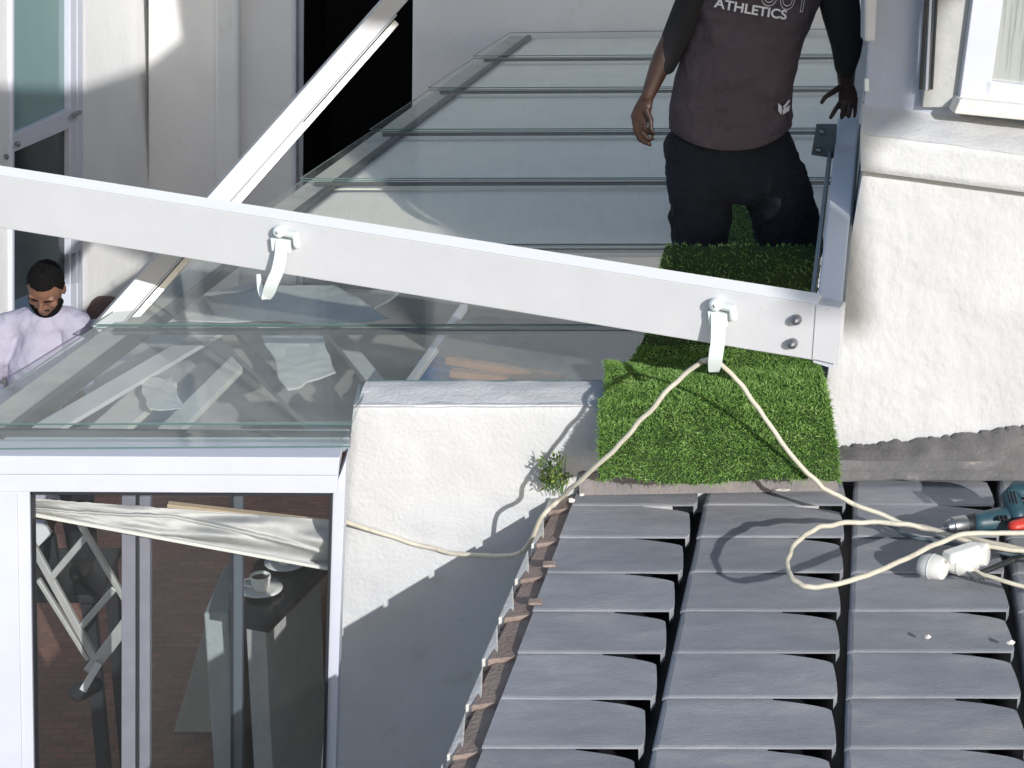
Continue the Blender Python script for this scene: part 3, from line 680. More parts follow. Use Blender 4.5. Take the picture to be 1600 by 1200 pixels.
MB().prism([onB(1272, 560, -.01), onB(1302, 568, -.01), onB(1302, 576, -.01), onB(1270, 566, -.01)], -bn*.06).build('foot_clip', M['white_alu'], bo)
# plastic pipe hooks
def hook(cx, cy, lean, tilt):
    P = lambda x, y, o: onB(cx+x, cy+y, o)
    h = MB()
    h.tube([P(-6, -6, .006), P(-6, -6, .028)], .024, 18)            # boss
    h.tube([P(4, -4, .02), P(20, 0, .03), P(22, 14, .03)], [.015, .016, .015], 12)
    h.prism([P(-16, 2, .012), P(14, 6, .012), P(14, 26, .012), P(-14, 22, .012)], bn*.02)
    pts = [(-2, 8, .03), (-1+lean*.1, 30, .045), (lean*.35, 55, .06), (lean*.7, 75, .06), (lean*.95, 90, .045)]
    back = [(lean*1.15, 96, .03), (lean*1.45, 84, .012), (lean*1.6, 60, .004)]
    pth = spline([P(*p) for p in pts], 6)
    # U-shaped strap
    rings = []
    allp = spline([P(*p) for p in pts+back], 6); m = len(allp)
    wv_ = P(1, 0, 0)-P(0, 0, 0); wv_.normalize()
    for i, p in enumerate(allp):
        t = (allp[min(i+1, m-1)]-allp[max(i-1, 0)]).normalized(); s = wv_-t*wv_.dot(t)
        if s.length < .2: s = bn-t*bn.dot(t)
        s.normalize(); nn = t.cross(s)
        w_ = (.027 if i < m*.5 else .027-.020*((i/m)-.5)/.5)*.9; th = .006
        rings.append([p+s*w_+nn*th, p-s*w_+nn*th, p-s*w_-nn*th, p+s*w_-nn*th])
    h.loft(rings)
    o = h.build('pipe_hook', M['white_plastic'], bo, bevel=.0025)
    b2 = MB(); c = P(-6, -6, .030); b2.tube([c, c+bn*.012], .011, 6); b2.build('hook_bolt', M['steel'], o)
    b2 = MB(); c = P(-2, 22, .04); b2.bar(c+wv_*-.012, c+wv_*.012, .004, .004); b2.build('clip_slot', M['bracket'], o)
    return o
hook(442, 368, -24, 0); hook(1124, 482, -8, 0)
# right side rail running away from the beam end
rz0 = onB(1300, 478); 
E0 = onY(1296, 476, 5.86); E1 = onY(1326, 184, 7.45)
sr = MB(); wR = .105
def q4(p, w_, h): return [p+Vector((-w_/2, 0, 0)), p+Vector((w_/2, 0, 0)), p+Vector((w_/2, 0, -h)), p+Vector((-w_/2, 0, -h))]
# channel: top web plus two flanges
for (dx0, dx1, h0, h1) in ((-.038, .038, 0, .006), (-.044, -.038, .004, .10), (.038, .044, .004, .10)):
    a = [E0+Vector((dx0, 0, -h0)), E0+Vector((dx1, 0, -h0)), E0+Vector((dx1, 0, -h1)), E0+Vector((dx0, 0, -h1))]
    b = [E1+Vector((dx0, 0, -h0)), E1+Vector((dx1, 0, -h0)), E1+Vector((dx1, 0, -h1)), E1+Vector((dx0, 0, -h1))]
    sr.add(a+b, [(0,1,2,3), (7,6,5,4), (0,4,5,1), (1,5,6,2), (2,6,7,3), (3,7,4,0)])
sro = sr.build('side_rail', M['rail_paint'], aw)
sq = MB()
for (dx0, dx1) in ((-.068, -.054), (.050, .058)):
    a = [E0+Vector((dx0, .02, -.03)), E0+Vector((dx1, .02, -.03)), E0+Vector((dx1, .02, -.13)), E0+Vector((dx0, .02, -.13))]
    b = [p+(E1-E0) for p in a]; sq.add(a+b, [(0,1,2,3), (7,6,5,4), (0,4,5,1), (1,5,6,2), (2,6,7,3), (3,7,4,0)])
sq.build('rail_liner', mat('liner', (.30, .33, .34), .5), sro)
bp_ = MB().prism([onY(1276, 194, 7.2), onY(1308, 194, 7.2), onY(1305, 248, 7.2), onY(1268, 242, 7.2)], (0, .008, 0)); bpo = bp_.build('bracket_plate', M['bracket'], sro)
for (x, y) in ((1284, 205), (1279, 234)): b_ = MB(); c = onY(x, y, 7.195); b_.tube([c, c-Vector((0, .012, 0))], .013, 12); b_.build('bracket_bolt', M['steel'], bpo)
# left inclined arm
S0 = onY(158, 522, 7.30); S1 = onY(640, -22, 8.15)
ar = MB(); ad = (S1-S0).normalized(); sx = Vector((1, .25, -.25)); sx = (sx-ad*sx.dot(ad)).normalized(); sn = ad.cross(sx)
if sn.y > 0: sn = -sn
def arm_box(u0, u1, n0, n1, t0=0, t1=1):
    a = S0.lerp(S1, t0); b = S0.lerp(S1, t1)
    q = [sx*u0+sn*n0, sx*u1+sn*n0, sx*u1+sn*n1, sx*u0+sn*n1]
    ar.add([a+k for k in q]+[b+k for k in q], [(0,1,2,3), (7,6,5,4), (0,4,5,1), (1,5,6,2), (2,6,7,3), (3,7,4,0)])
arm_box(-.05, .035, 0, .03)
arm_box(-.05, -.042, -.10, 0)
arm_box(.0352, .043, -.10, .03, 0, .93)
aro = ar.build('inclined_arm', M['arm_paint'], aw, bevel=.003)
ar = MB(); arm_box(.05, .08, -.06, -.02, .0, .925); ar.build('arm_flange', M['alu'], aro, bevel=.003)
ar = MB(); arm_box(.046, .052, -.05, .0, .33, .62); ar.build('arm_glass_strip', M['edgeglass'], aro)

# added unseen polygon above the picture, outline cut to the wanted yard shade
s_ = 5.2/(-SUN.z); sh = Vector((-SUN.x*s_, -SUN.y*s_, 5.2))
foot = [(.42, 6.95), (1.16, 6.95), (.30, 8.56), (.43, 8.92), (.04, 9.78), (.04, 10.7), (7, 11.5), (7, 17.8), (-2.65, 17.8), (-2.65, 15.54), (-2.74, 14.64), (-3.08, 13.38), (-3.7, 12.6), (-4.6, 11.8), (-4.6, 10.9), (-.99, 10.5)]
sp = [Vector((x, y, 0))+sh for x, y in foot]
tag(MB().prism(sp, (0, 0, .02)).build('shade_blocker', M['blocker']), 'grey shade blocker added above the picture, outline cut to shade the yard', 'shade sail')

# ================================================================== ARTIFICIAL GRASS
ga = empty('artificial_grass', (.85, 6.5, -.3), 'bright green artificial grass strip draped over the white wall onto the tiles', 'artificial grass')
# path of the strip: (centre-left px, right px) rows as 3D profile in Y,Z
prof_pts = [(5.86, -.158), (5.875, -.135), (5.93, -.085), (6.02, -.03), (6.12, .010), (6.24, .03), (6.4, .035), (6.55, .03), (6.66, .14), (6.72, .34), (6.77, .455), (6.82, .36), (6.86, .15), (6.95, .04), (7.1, .02), (7.6, .02), (8.3, .02), (9.0, .02), (9.5, .02)]
def edgeX(Y, z):
    # left and right edge in X for a given row
    d = (Y-6.1)
    xl_ = .325+.05*d if Y < 6.4 else min(.34+.72*(Y-6.4), .612+.12*(Y-6.78))
    xr_ = 1.165+.06*d
    return xl_, xr_
gp = spline([Vector((0, y, z)) for y, z in prof_pts], 6); gn = len(gp)
def gpt(u, k):
    k = max(0, min(gn-1.001, k)); i = int(k); p = gp[i].lerp(gp[min(i+1, gn-1)], k-i)
    a, b = edgeX(p.y, p.z); x = a+(b-a)*u
    q = Vector((x, p.y, p.z)); q.y += .012*math.sin(u*7)*(1 if p.z < -.1 else .3); q.z += .008*nz(u*5, k*.3)
    if p.y < 6.1: w0 = (6.1-p.y)/.24; q.z += .012*w0*math.sin(u*9+1)+.010*w0*nz(u*14, 2); q.y += .03*w0*u+.018*w0*nz(u*8, 5); q.x += .02*w0*u
    # curled far left corner
    if u < .14 and 6.2 < p.y < 6.56:
        w_ = (1-u/.14); q.z += .07*math.sin(min(1, w_)*math.pi*.5)*(1-abs(p.y-6.38)/.18); q.x += .02*w_
    return q
tb = MB(); tb.grid(lambda u, v: gpt(u, v*(gn-1)), 50, gn*2)
tb.build('turf_backing', M['thatch'], ga, smooth=True, solid=.012, fix=False)
rb = random.Random(11)
clen = [0]
for i in range(gn-1): clen.append(clen[-1]+(gp[i+1]-gp[i]).length)
import bisect
def blades(name, n, s0, s1, L0, L1, wid, mat_):
    vs = []; fs = []; rn = []
    for _ in range(n):
        s = rb.uniform(s0, s1); i = min(gn-2, max(0, bisect.bisect(clen, s)-1)); k = i+(s-clen[i])/max(1e-6, clen[i+1]-clen[i]); u = rb.random()
        if rb.random() < .08: u = rb.choice((rb.uniform(-.004, .01), rb.uniform(.99, 1.004)))
        p = gpt(u, k); pu = gpt(min(1, u+.02), k)-gpt(max(0, u-.02), k); pv = gpt(u, min(gn-1.01, k+.3))-gpt(u, max(0, k-.3))
        nn = pu.cross(pv).normalized()
        tv = pv.normalized(); 
        d = (nn+Vector((rb.gauss(0, .55), rb.gauss(0, .35), rb.gauss(0, .35)))-tv*.35*(1 if p.z > -.02 else .7)).normalized()
        cl = .5+.5*nz(p.x*12, p.y*12+p.z*12, 3)
        L = rb.uniform(L0, L1)*(.75+.5*cl); sd_ = Vector((rb.gauss(0, 1), rb.gauss(0, 1), rb.gauss(0, .4))); sd_ = (sd_-d*sd_.dot(d)).normalized()*wid*rb.uniform(.7, 1.3)
        bend = Vector((rb.gauss(0, .3), rb.gauss(0, .3), -.35))*L
        b0 = len(vs); mid = p+d*L*.55; tip = p+d*L*.95+bend*.5
        vs += [p-sd_, p+sd_, mid+sd_*.8, mid-sd_*.8, tip]; fs += [(b0, b0+1, b0+2, b0+3), (b0+3, b0+2, b0+4)]
        c = min(1, max(0, .45*rb.random()+.45*cl+rb.uniform(-.1, .2))); rn += [c]*5
    me = bpy.data.meshes.new(name); off = OFF[ga.name]; me.from_pydata([v-off for v in vs], [], fs); me.materials.append(mat_)
    at = me.attributes.new('rnd', 'FLOAT', 'POINT'); at.data.foreach_set('value', rn)
    o = bpy.data.objects.new(name, me); COL.objects.link(o); o.parent = ga; o['kind'] = 'stuff'; return o
i1 = next(i for i, p in enumerate(gp) if p.y > 6.62 and i > 3)
blades('turf_pile', 52000, 0, clen[i1], .018, .034, .0017, M['blade'])
blades('turf_pile', 20000, clen[i1], clen[-1], .018, .034, .0024, M['blade'])

# weed growing at the corner
we = empty('weed', onT(868, 775), 'small yellow green weed growing at the top corner of the roof edge', 'plant')
vs = []; fs = []; rn = []; wb = random.Random(4)
stems = MB()
for k in range(26):
    base = onY(868+wb.uniform(-16, 14), 772+wb.uniform(-12, 4), WY-.06+wb.uniform(-.04, .03))
    tip = onY(858+wb.gauss(0, 15), 718+wb.uniform(-14, 34), WY-.10+wb.uniform(-.06, .05))
    mid = (base+tip)/2+Vector((wb.gauss(0, .012), wb.gauss(0, .012), .01)); sp_ = spline([base, mid, tip], 5); stems.tube(sp_, .0016, 5)
    for j in range(9):
        p = sp_[min(len(sp_)-1, int(wb.uniform(.2, 1)*len(sp_)))]; d = Vector((wb.gauss(0, 1), wb.gauss(-.3, .8), wb.gauss(.5, .7))).normalized()
        L = wb.uniform(.014, .030); s = d.cross(Vector((wb.gauss(0, 1), wb.gauss(0, 1), wb.gauss(0, 1)))).normalized()*L*.22
        b0 = len(vs); vs += [p, p+d*L*.45+s, p+d*L, p+d*L*.45-s]; fs += [(b0, b0+1, b0+2, b0+3)]; c = wb.random(); rn += [c]*4
me = bpy.data.meshes.new('leaves'); me.from_pydata([v-OFF[we.name] for v in vs], [], fs); me.materials.append(M['weed'])
me.attributes.new('rnd', 'FLOAT', 'POINT').data.foreach_set('value', rn)
o = bpy.data.objects.new('leaves', me); COL.objects.link(o); o.parent = we; o['kind'] = 'stuff'
stems.build('stems', M['blade'], we)

# ================================================================== CABLE, PLUGS, DRILL
def cable(name, pts, r, label, m='cable'):
    q_ = spline(pts, 10); q_ = [p+Vector((nz(i*.23, 1), nz(i*.23, 7), nz(i*.23, 12)))*.006 for i, p in enumerate(q_)]; mb = MB(); mb.tube(q_, r, 10); return tag(mb.build(name, M[m], smooth=True), label, 'cable')
hk = lambda x, y, o=.02: onB(x, y, o)
cpts = [onY(530, 812, 5.95), onY(538, 815, 6.10), onY(610, 838, WY-.02), onY(690, 861, WY-.025), onY(760, 868, 6.10), onY(815, 862, 5.95), onT(848, 806, .035), onT(872, 782, .07)]
h0 = onT(872, 782, .07); h1 = hk(1092, 568, .0)
for (x, y, Y_) in ((905, 752, 5.80), (960, 702, 5.74), (1010, 648, 5.72), (1055, 598, 5.73)): cpts.append(onY(x, y, Y_))
cpts += [h1, hk(1103, 563, .02), hk(1111, 562, .02), hk(1122, 566, .02)]
ek = onT(1405, 815, .05)
for (x, y, t) in ((1150, 592, .10), (1185, 638, .25), (1230, 703, .5), (1275, 752, .72), (1320, 780, .86)):
    p = h1.lerp(ek, t); cpts.append(onP(x, y, p, Vector((0, 1, 0))))
cpts += [ek, onT(1480, 832, .05), onT(1560, 850, .06), onT(1640, 868, .06)]
cable('mains_cable', cpts, .0088, 'cream cord hanging from the right hook down both sides onto wall and tiles')
lp_ = [(1640, 832, .12), (1560, 833, .12), (1500, 836, .13), (1440, 861, .14), (1370, 893, .15), (1310, 912, .15), (1262, 917, .15), (1234, 897, .16), (1232, 868, .16), (1252, 840, .16), (1290, 822, .15), (1340, 816, .13), (1400, 818, .12), (1450, 826, .10), (1520, 848, .09), (1600, 862, .08), (1660, 870, .06)]
cable('cord_loop', [onT(*p) for p in lp_], .0088, 'cream cord forming the large loop on the tiles at right')
cable('drill_lead', [onT(*p) for p in ((1390, 822, .03), (1430, 840, .03), (1500, 852, .035), (1560, 862, .04), (1650, 880, .04))], .007, 'thin grey cord lying flat under the loop beside the drill', 'bracket')
cable('plug_lead', [onT(*p) for p in ((1515, 890, .05), (1550, 902, .05), (1600, 917, .04), (1660, 930, .02))], .0075, 'short cream cord leaving the white plugs to the right')
# white plugs and socket block
pk = empty('plug_cluster', onT(1490, 890), 'cluster of white round plugs and socket lying on tiles under the cord loop', 'plug')
def puck(px, py, h, r, L, ax, nm, m='cup'):
    c = onT(px, py, h); a = Vector(ax).normalized(); mb = MB(); n_ = 22
    mb.tube([c-a*L/2, c-a*L*.2, c+a*L*.1, c+a*L/2], [r*.72, r*.98, r, r*.9], n_, flat=.8, caps=False)
    o = mb.build(nm, M[m], pk, smooth=True, bevel=.003); 
    mb = MB(); mb.tube([c-a*L*.02, c+a*L*.03], r*1.03, n_, flat=.8, caps=False); mb.build('rib', M['white_paint'], o, bevel=.001); return o, c, a
puck(1457, 885, .055, .052, .085, (.75, -.55, .1), 'plug'); puck(1503, 876, .06, .060, .10, (.8, -.5, .1), 'plug'); puck(1524, 866, .065, .052, .08, (.85, -.45, .2), 'plug')
MB().bar(onT(1478, 872, .10), onT(1526, 856, .11), .05, .04).build('socket_body', M['cup'], pk, bevel=.01)
for i in range(3):
    c = onT(1512+i*5, 895, .05); MB().bar(c, c+Vector((.03, -.03, -.01)), .005, .012).build('pin', M['steel'], pk)
# drill
dr = empty('power_drill', onT(1560, 815), 'teal power drill with steel chuck and red switch lying on the roof tiles', 'drill')
H = .075
def dp(x, y, h=H): return onT(x, y, h)
db = MB(); db.tube([dp(1512, 818), dp(1530, 816), dp(1532, 816)], [.030, .036, .036], 18); db.build('gearbox', M['black_rubber'], dr, smooth=True)
db = MB(); db.tube([dp(1530, 817), dp(1560, 813), dp(1600, 806), dp(1650, 798), dp(1690, 792)], [.038, .045, .05, .05, .045], 18); bdy = db.build('body', M['drill_blue'], dr, smooth=True)
db = MB()
for k in range(3): db.tube([dp(1556+k*6, 800, H+.02), dp(1562+k*6, 812, H+.035)], .006, 6)
db.build('vent', M['black_rubber'], bdy)
MB().tube([dp(1586, 822, H+.022), dp(1612, 816, H+.026)], [.026, .028], 12, flat=.8).build('switch', M['red'], dr, smooth=True)
db = MB(); db.tube([dp(1478, 824), dp(1486, 822), dp(1487, 822), dp(1508, 818)], [.020, .026, .031, .031], 16, caps=False); ck = db.build('chuck', M['steel'], dr, smooth=True, bevel=.001)
db = MB(); db.tube([dp(1466, 830), dp(1480, 824)], .007, 8); db.tube([dp(1466, 830), dp(1464, 838), dp(1476, 842)], .005, 6); db.build('chuck_key', M['steel'], ck, smooth=True)
db = MB(); db.tube([dp(1590, 805, .10), dp(1578, 775, .14), dp(1585, 765, .15), dp(1640, 768, .16)], [.035, .034, .034, .036], 14); db.build('handle', M['drill_blue'], dr, smooth=True)
db = MB()
for k in range(3): db.tube([dp(1574+k*5, 768, .185), dp(1579+k*5, 786, .165)], .004, 6)
db.build('grip', M['black_rubber'], dr)
strip_c = MB(); strip_c.tube(spline([onT(1520, 900, .03), onT(1550, 888, .04), onT(1580, 876, .04), onT(1600, 872, .05), onT(1650, 862, .05)], 6), .010, 8)
tag(strip_c.build('black_lead', M['black_rubber'], smooth=True), 'black lead with oval connector to the right of the white plugs', 'cable')
# plaster chips
rc = random.Random(9)
def chip(px, py, r, label, h=.012, asp=(1, .7)):
    c = onT(px, py, h) ; mb = MB(); mb.ell(c, r*asp[0], r*asp[1], r*.5 if r < .02 else .003, nu=9, nv=6)
    for v_ in mb.v: v_ += Vector((rc.gauss(0, 1), rc.gauss(0, 1), rc.gauss(0, 1)*(1 if r < .02 else .05)))*r*.12
    tag(mb.build('plaster_chip', M['chalk']), label, 'plaster chip', 'white chips on the tiles')
chip(1450, 995, .011, 'round white plaster chip on the right tile column'); chip(1580, 1004, .011, 'elongated white chip near the right picture edge', asp=(1.1, .4))
chip(893, 782, .014, 'white plaster chip beside the cord at the roof corner'); chip(909, 773, .010, 'smaller white chip just right of the cord at the roof corner')
chip(1222, 765, .026, 'large flat smear of white plaster below the grass', .004, (1.2, .45)); chip(1366, 818, .008, 'tiny white crumb under the cord')

# ================================================================== PEOPLE
def blend_body(name, parts, m, parent, vox=.006, sm=3):
    mb = MB()
    for p in parts:
        if p[0] == 't': mb.tube(p[1], p[2], 14, flat=p[3] if len(p) > 3 else 1, up=p[4] if len(p) > 4 else None)
        elif p[0] == 'e': mb.ell(*p[1:])
        elif p[0] == 'l': mb.loft(p[1])
    return mb.build(name, m, parent, smooth=True, remesh=vox, sm=sm)
def hand(wrist, knuck, fingers, thumb, parts, w_=.04, th=.016, side=None):
    # palm as flattened loft from wrist to the knuckle line
    d = (knuck-wrist).normalized(); s = (side-d*side.dot(d)).normalized(); n_ = d.cross(s)
    rings = []
    for t, ww, tt in ((0, .027, .020), (.25, .033, .019), (.6, .040, .017), (1, .041, .013)):
        c = wrist.lerp(knuck, t); rings.append([c+s*(ww*math.cos(a*math.pi/8))+n_*(tt*math.sin(a*math.pi/8)) for a in range(16)])
    parts.append(('l', rings))
    for (o, pts, r) in fingers:
        b = knuck+s*o-d*.01; parts.append(('t', [b]+pts, [r*1.08, r, r*.95, r*.8][:len(pts)+1]))
    parts.append(('t', thumb, [.014, .012, .0105, .009][:len(thumb)]))

# ---- standing worker on the right
PY = 7.1
def P1(x, y, dy=0): return onY(x, y, PY+dy)
p1 = empty('person', (P1(1150, 300).x, PY, .03), 'person standing behind the beam in plum shirt and dark trousers, hand on the rail', 'person')
torso = [(232, 1046, 1236, .158), (205, 1045, 1237, .160), (170, 1045, 1238, .155), (130, 1052, 1240, .145), (90, 1064, 1248, .14), (50, 1078, 1262, .135), (10, 1090, 1280, .13), (-40, 1094, 1298, .125), (-90, 1098, 1312, .115), (-118, 1120, 1300, .10), (-135, 1160, 1262, .075)]
trings = []
rw = random.Random(2)
def tring(y, xa, xb, dep, grow=0):
    a = P1(xa, y); b = P1(xb, y); c = (a+b)/2; hw = (b-a).length/2+grow; dd = dep+grow; r = []
    for k in range(40):
        t = 2*math.pi*k/40; cx, sy = math.cos(t), math.sin(t)
        e = .85
        px = math.copysign(abs(cx)**e, cx)*hw; py = math.copysign(abs(sy)**e, sy)*dd
        zz = 0
        dg = px*.8+c.z; w_ = .016*abs(nz(px*5, dg*9, 3))+.012*nz(px*9+3, c.z*16, 8)+.010*abs(nz(px*14, (c.z-px)*20, 5))-.01
        r.append(Vector((c.x+px*(1+w_*1.5), c.y+py-w_*(1.2 if sy < 0 else 0), c.z)))
    return r
def hem(y, x): return y
# smooth interpolation of torso table
def ttab(y):
    t = sorted(torso)
    if y <= t[0][0]: return t[0][1:]
    for i in range(len(t)-1):
        if t[i][0] <= y <= t[i+1][0]:
            k = (y-t[i][0])/(t[i+1][0]-t[i][0]); return tuple(t[i][j]+(t[i+1][j]-t[i][j])*k for j in (1, 2, 3))
    return t[-1][1:]
ys = [210-i*5 for i in range(70)]
rg = []
for i, y in enumerate(ys):
    if y < -135: break
    xa, xb, dep = ttab(y); r = tring(y, xa, xb, dep)
    if i < 8:     # curved hem: lower in the middle
        for k, v_ in enumerate(r):
            m_ = (v_.x-(P1(xa, y).x+P1(xb, y).x)/2)/((P1(xb, y).x-P1(xa, y).x)/2)
            v_.z -= (.035*(1-m_*m_)-.035*m_*m_-.01*m_)*(1-i/8)
    rg.append(r)
sh_ = MB().loft(rg, cap=False); sh_.loft([rg[-1], [v_.lerp(sum(rg[-1], Vector())/40, .9) for v_ in rg[-1]]], cap=False)
shirt = sh_.build('shirt', M['shirt'], p1, smooth=True, solid=.004, sub=1)
def front(x, z, y0):
    # front surface of torso for given px row y0
    xa, xb, dep = ttab(y0); a = P1(xa, y0); b = P1(xb, y0); c = (a+b)/2; hw = (b-a).length/2
    t = max(-.98, min(.98, (x-c.x)/hw)); return c.y-dep*(1-abs(t)**(1/.85*2))**(.85/2)-.020
# body (skin), arms and hands
parts = []
S_l, E_l, W_l = P1(1108, -70), P1(1048, 62, -.02), P1(1012, 150, -.06)
S_r, E_r, W_r = P1(1296, -70), P1(1322, 50, .02), P1(1322, 128, .10)
parts.append(('t', [S_l, P1(1078, 15), E_l, E_l.lerp(W_l, .35), W_l], [.05, .042, .040, .045, .028]))
parts.append(('t', [S_r, E_r, E_r.lerp(W_r, .35), W_r], [.055, .045, .048, .034]))
K_l = P1(998, 188, -.06)
hand(W_l, K_l, [(-.030, [P1(993, 205, -.06), P1(999, 218, -.07), P1(1008, 224, -.08)], .0100),
                (-.010, [P1(998, 212, -.07), P1(1007, 222, -.08), P1(1016, 226, -.085)], .0105),
                (.010, [P1(1004, 208, -.08), P1(1013, 217, -.09), P1(1020, 217, -.09)], .0100),
                (.028, [P1(1008, 200, -.09), P1(1016, 208, -.10), P1(1021, 210, -.10)], .0090)],
     [P1(1010, 172, -.08), P1(1017, 188, -.10), P1(1017, 200, -.11), P1(1020, 206, -.115)], parts, side=Vector((.9, -.5, 0)))
K_r = P1(1326, 160, .12)
hand(W_r, K_r, [(-.030, [P1(1306, 170, .10), P1(1301, 178, .10), P1(1298, 184, .10)], .0105),
                (-.010, [P1(1318, 172, .10), P1(1316, 179, .10), P1(1315, 184, .12)], .0110),
                (.010, [P1(1328, 172, .10), P1(1327, 179, .10), P1(1326, 183, .12)], .0105),
                (.030, [P1(1336, 170, .12), P1(1336, 176, .12), P1(1335, 182, .14)], .0095)],
     [P1(1310, 138, .08), P1(1298, 146, .06), P1(1289, 152, .05), P1(1284, 160, .05)], parts, side=Vector((1, 0, 0)))
# legs, torso core, neck, head
hip = P1(1140, 232); nk = P1(1208, -140); hd = P1(1212, -205, -.02)
parts.append(('t', [P1(1140, 240), P1(1145, 150), P1(1180, 0, .03), P1(1200, -90, .02)], [.10, .105, .10, .085], .7))
parts.append(('t', [P1(1200, -90), nk, hd], [.07, .058, .06]))
parts.append(('e', hd+Vector((0, 0, .04)), .078, .098, .118)); parts.append(('e', hd+Vector((0, -.055, -.035)), .052, .05, .05)); parts.append(('e', hd+Vector((0, -.10, .015)), .016, .022, .024))
for s in (-1, 1): parts.append(('e', hd+Vector((s*.078, 0, .02)), .012, .022, .032))
FZ = .05
Fl, Fr = Vector((P1(1092, 510).x, PY+.06, FZ)), Vector((P1(1236, 510).x, PY+.06, FZ))
for s, fx, kx in ((-1, Fl, P1(1098, 370, -.02)), (1, Fr, P1(1232, 370, -.02))):
    parts.append(('t', [hip+Vector((s*.09, 0, 0)), kx, fx+Vector((0, 0, .06))], [.085, .055, .042]))
body = blend_body('body', parts, M['skin'], p1, .0055, 2)
# hair and face details (above the frame)
MB().ell(hd+Vector((0, .018, .065)), .084, .098, .105).build('hair', M['hair'], p1, smooth=True)
for s in (-1, 1): MB().ell(hd+Vector((s*.032, -.090, .045)), .014, .008, .008).build('eye', M['cup'], p1, smooth=True)
MB().ell(hd+Vector((0, -.108, -.035)), .026, .008, .009).build('mouth', M['coffee'], p1, smooth=True)
# sleeves (black) to the forearm
sv = []
sv.append(('t', [P1(1115, -80), P1(1100, -40), P1(1078, 15), P1(1055, 60, -.02), P1(1040, 97, -.035)], [.075, .070, .064, .058, .050]))
mb = MB(); mb.tube(sv[0][1], sv[0][2], 20); 
for v_ in mb.v: v_ += Vector((nz(v_.x*12, v_.z*14, 1), nz(v_.x*12, v_.z*20, 5), 0))*.022
mb.build('sleeve', M['sleeve'], p1, smooth=True, sub=1)
mb = MB(); mb.tube([P1(1290, -80), P1(1305, -30), P1(1315, 20, .01), P1(1325, 70, .04), P1(1322, 106, .08)], [.08, .078, .075, .066, .050], 20)
for v_ in mb.v: v_ += Vector((nz(v_.x*12, v_.z*14, 1), nz(v_.x*12, v_.z*20, 5), 0))*.024
mb.build('sleeve', M['sleeve'], p1, smooth=True, sub=1)
# trousers
tr = MB()
def leg_ring(y, xa, xb, dep, n_=28):
    a = P1(xa, y); b = P1(xb, y); c = (a+b)/2; hw = (b-a).length/2
    return [Vector((c.x+hw*math.cos(2*math.pi*k/n_)*(1+.03*nz(k*.7, c.z*9)), c.y+dep*math.sin(2*math.pi*k/n_)*(1+.08*nz(k*.5, c.z*8+2)), c.z)) for k in range(n_)]
tr.loft([leg_ring(y, a, b, d) for y, a, b, d in ((188, 1056, 1226, .10), (215, 1040, 1238, .125), (245, 1036, 1250, .145), (275, 1040, 1258, .145), (300, 1042, 1264, .13), (312, 1050, 1262, .10))])
tr.loft([leg_ring(y, a, b, d) for y, a, b, d in ((255, 1042, 1150, .12), (300, 1044, 1146, .12), (340, 1047, 1142, .11), (380, 1050, 1138, .10), (430, 1055, 1132, .09), (490, 1062, 1126, .08), (506, 1064, 1124, .078))])
tr.loft([leg_ring(y, a, b, d) for y, a, b, d in ((255, 1140, 1256, .12), (300, 1160, 1270, .12), (340, 1172, 1280, .11), (380, 1182, 1284, .10), (430, 1190, 1280, .09), (490, 1200, 1272, .08), (506, 1202, 1270, .078))])
tr.build('trousers', M['trouser'], p1, smooth=True, remesh=.009, sm=3, disp=[(.11, .035), (.045, .012)])
for fx in (Fl, Fr): MB().ell(fx+Vector((0, -.05, -.005)), .05, .13, .045).build('shoe', M['shoe'], p1, smooth=True)
# shirt printing
def txt(s, size, outline=0):
    cu = bpy.data.curves.new('t', 'FONT'); cu.body = s; cu.size = size; cu.align_x = 'LEFT'
    if outline: cu.fill_mode = 'NONE'; cu.bevel_depth = outline; cu.resolution_u = 4
    else: cu.offset = .0012
    o = bpy.data.objects.new('t', cu); COL.objects.link(o); bpy.context.view_layer.update()
    me = bpy.data.meshes.new_from_object(o.evaluated_get(bpy.context.evaluated_depsgraph_get())); bpy.data.objects.remove(o)
    return me
def print_on(name, s, size, x0, y0, ang, outline=0, space=1.0):
    me = txt(s, size, outline); mb = MB(); o0 = P1(x0, y0); ca, sa = math.cos(ang), math.sin(ang)
    vs = []
    for v_ in me.vertices:
        lx, lz = v_.co.x*space, v_.co.y; X = o0.x+lx*ca-lz*sa*.0+lz*.12; Z = o0.z+lz*ca+lx*math.sin(ang)
        yrow = y0+(o0.z-Z)*374
        vs.append(Vector((X, front(X, Z, yrow)-.003-(v_.co.z if outline else 0), Z)))
    mb.add(vs, [tuple(p.vertices) for p in me.polygons]); mb.build(name, M['print'], shirt, fix=False); bpy.data.meshes.remove(me)
print_on('lettering', 'ATHLETICS', .050, 1111, 4, R(-9), space=1.12)
print_on('lettering', 'OUY', .155, 1176, -3, R(-11), outline=.0016, space=.62)
# small hip emblem
em = MB()
def ep(x, y): X = P1(x, y); return Vector((X.x, front(X.x, X.z, y)-.006, X.z))
em.add([ep(1208, 150), ep(1214, 156), ep(1213, 168), ep(1208, 162)], [(0,1,2,3)]); em.add([ep(1216, 156), ep(1227, 147), ep(1228, 150), ep(1218, 160)], [(0,1,2,3)]); em.add([ep(1215, 161), ep(1228, 156), ep(1226, 164), ep(1216, 168)], [(0,1,2,3)])
em.build('emblem', M['print'], shirt, solid=.002, fix=False)

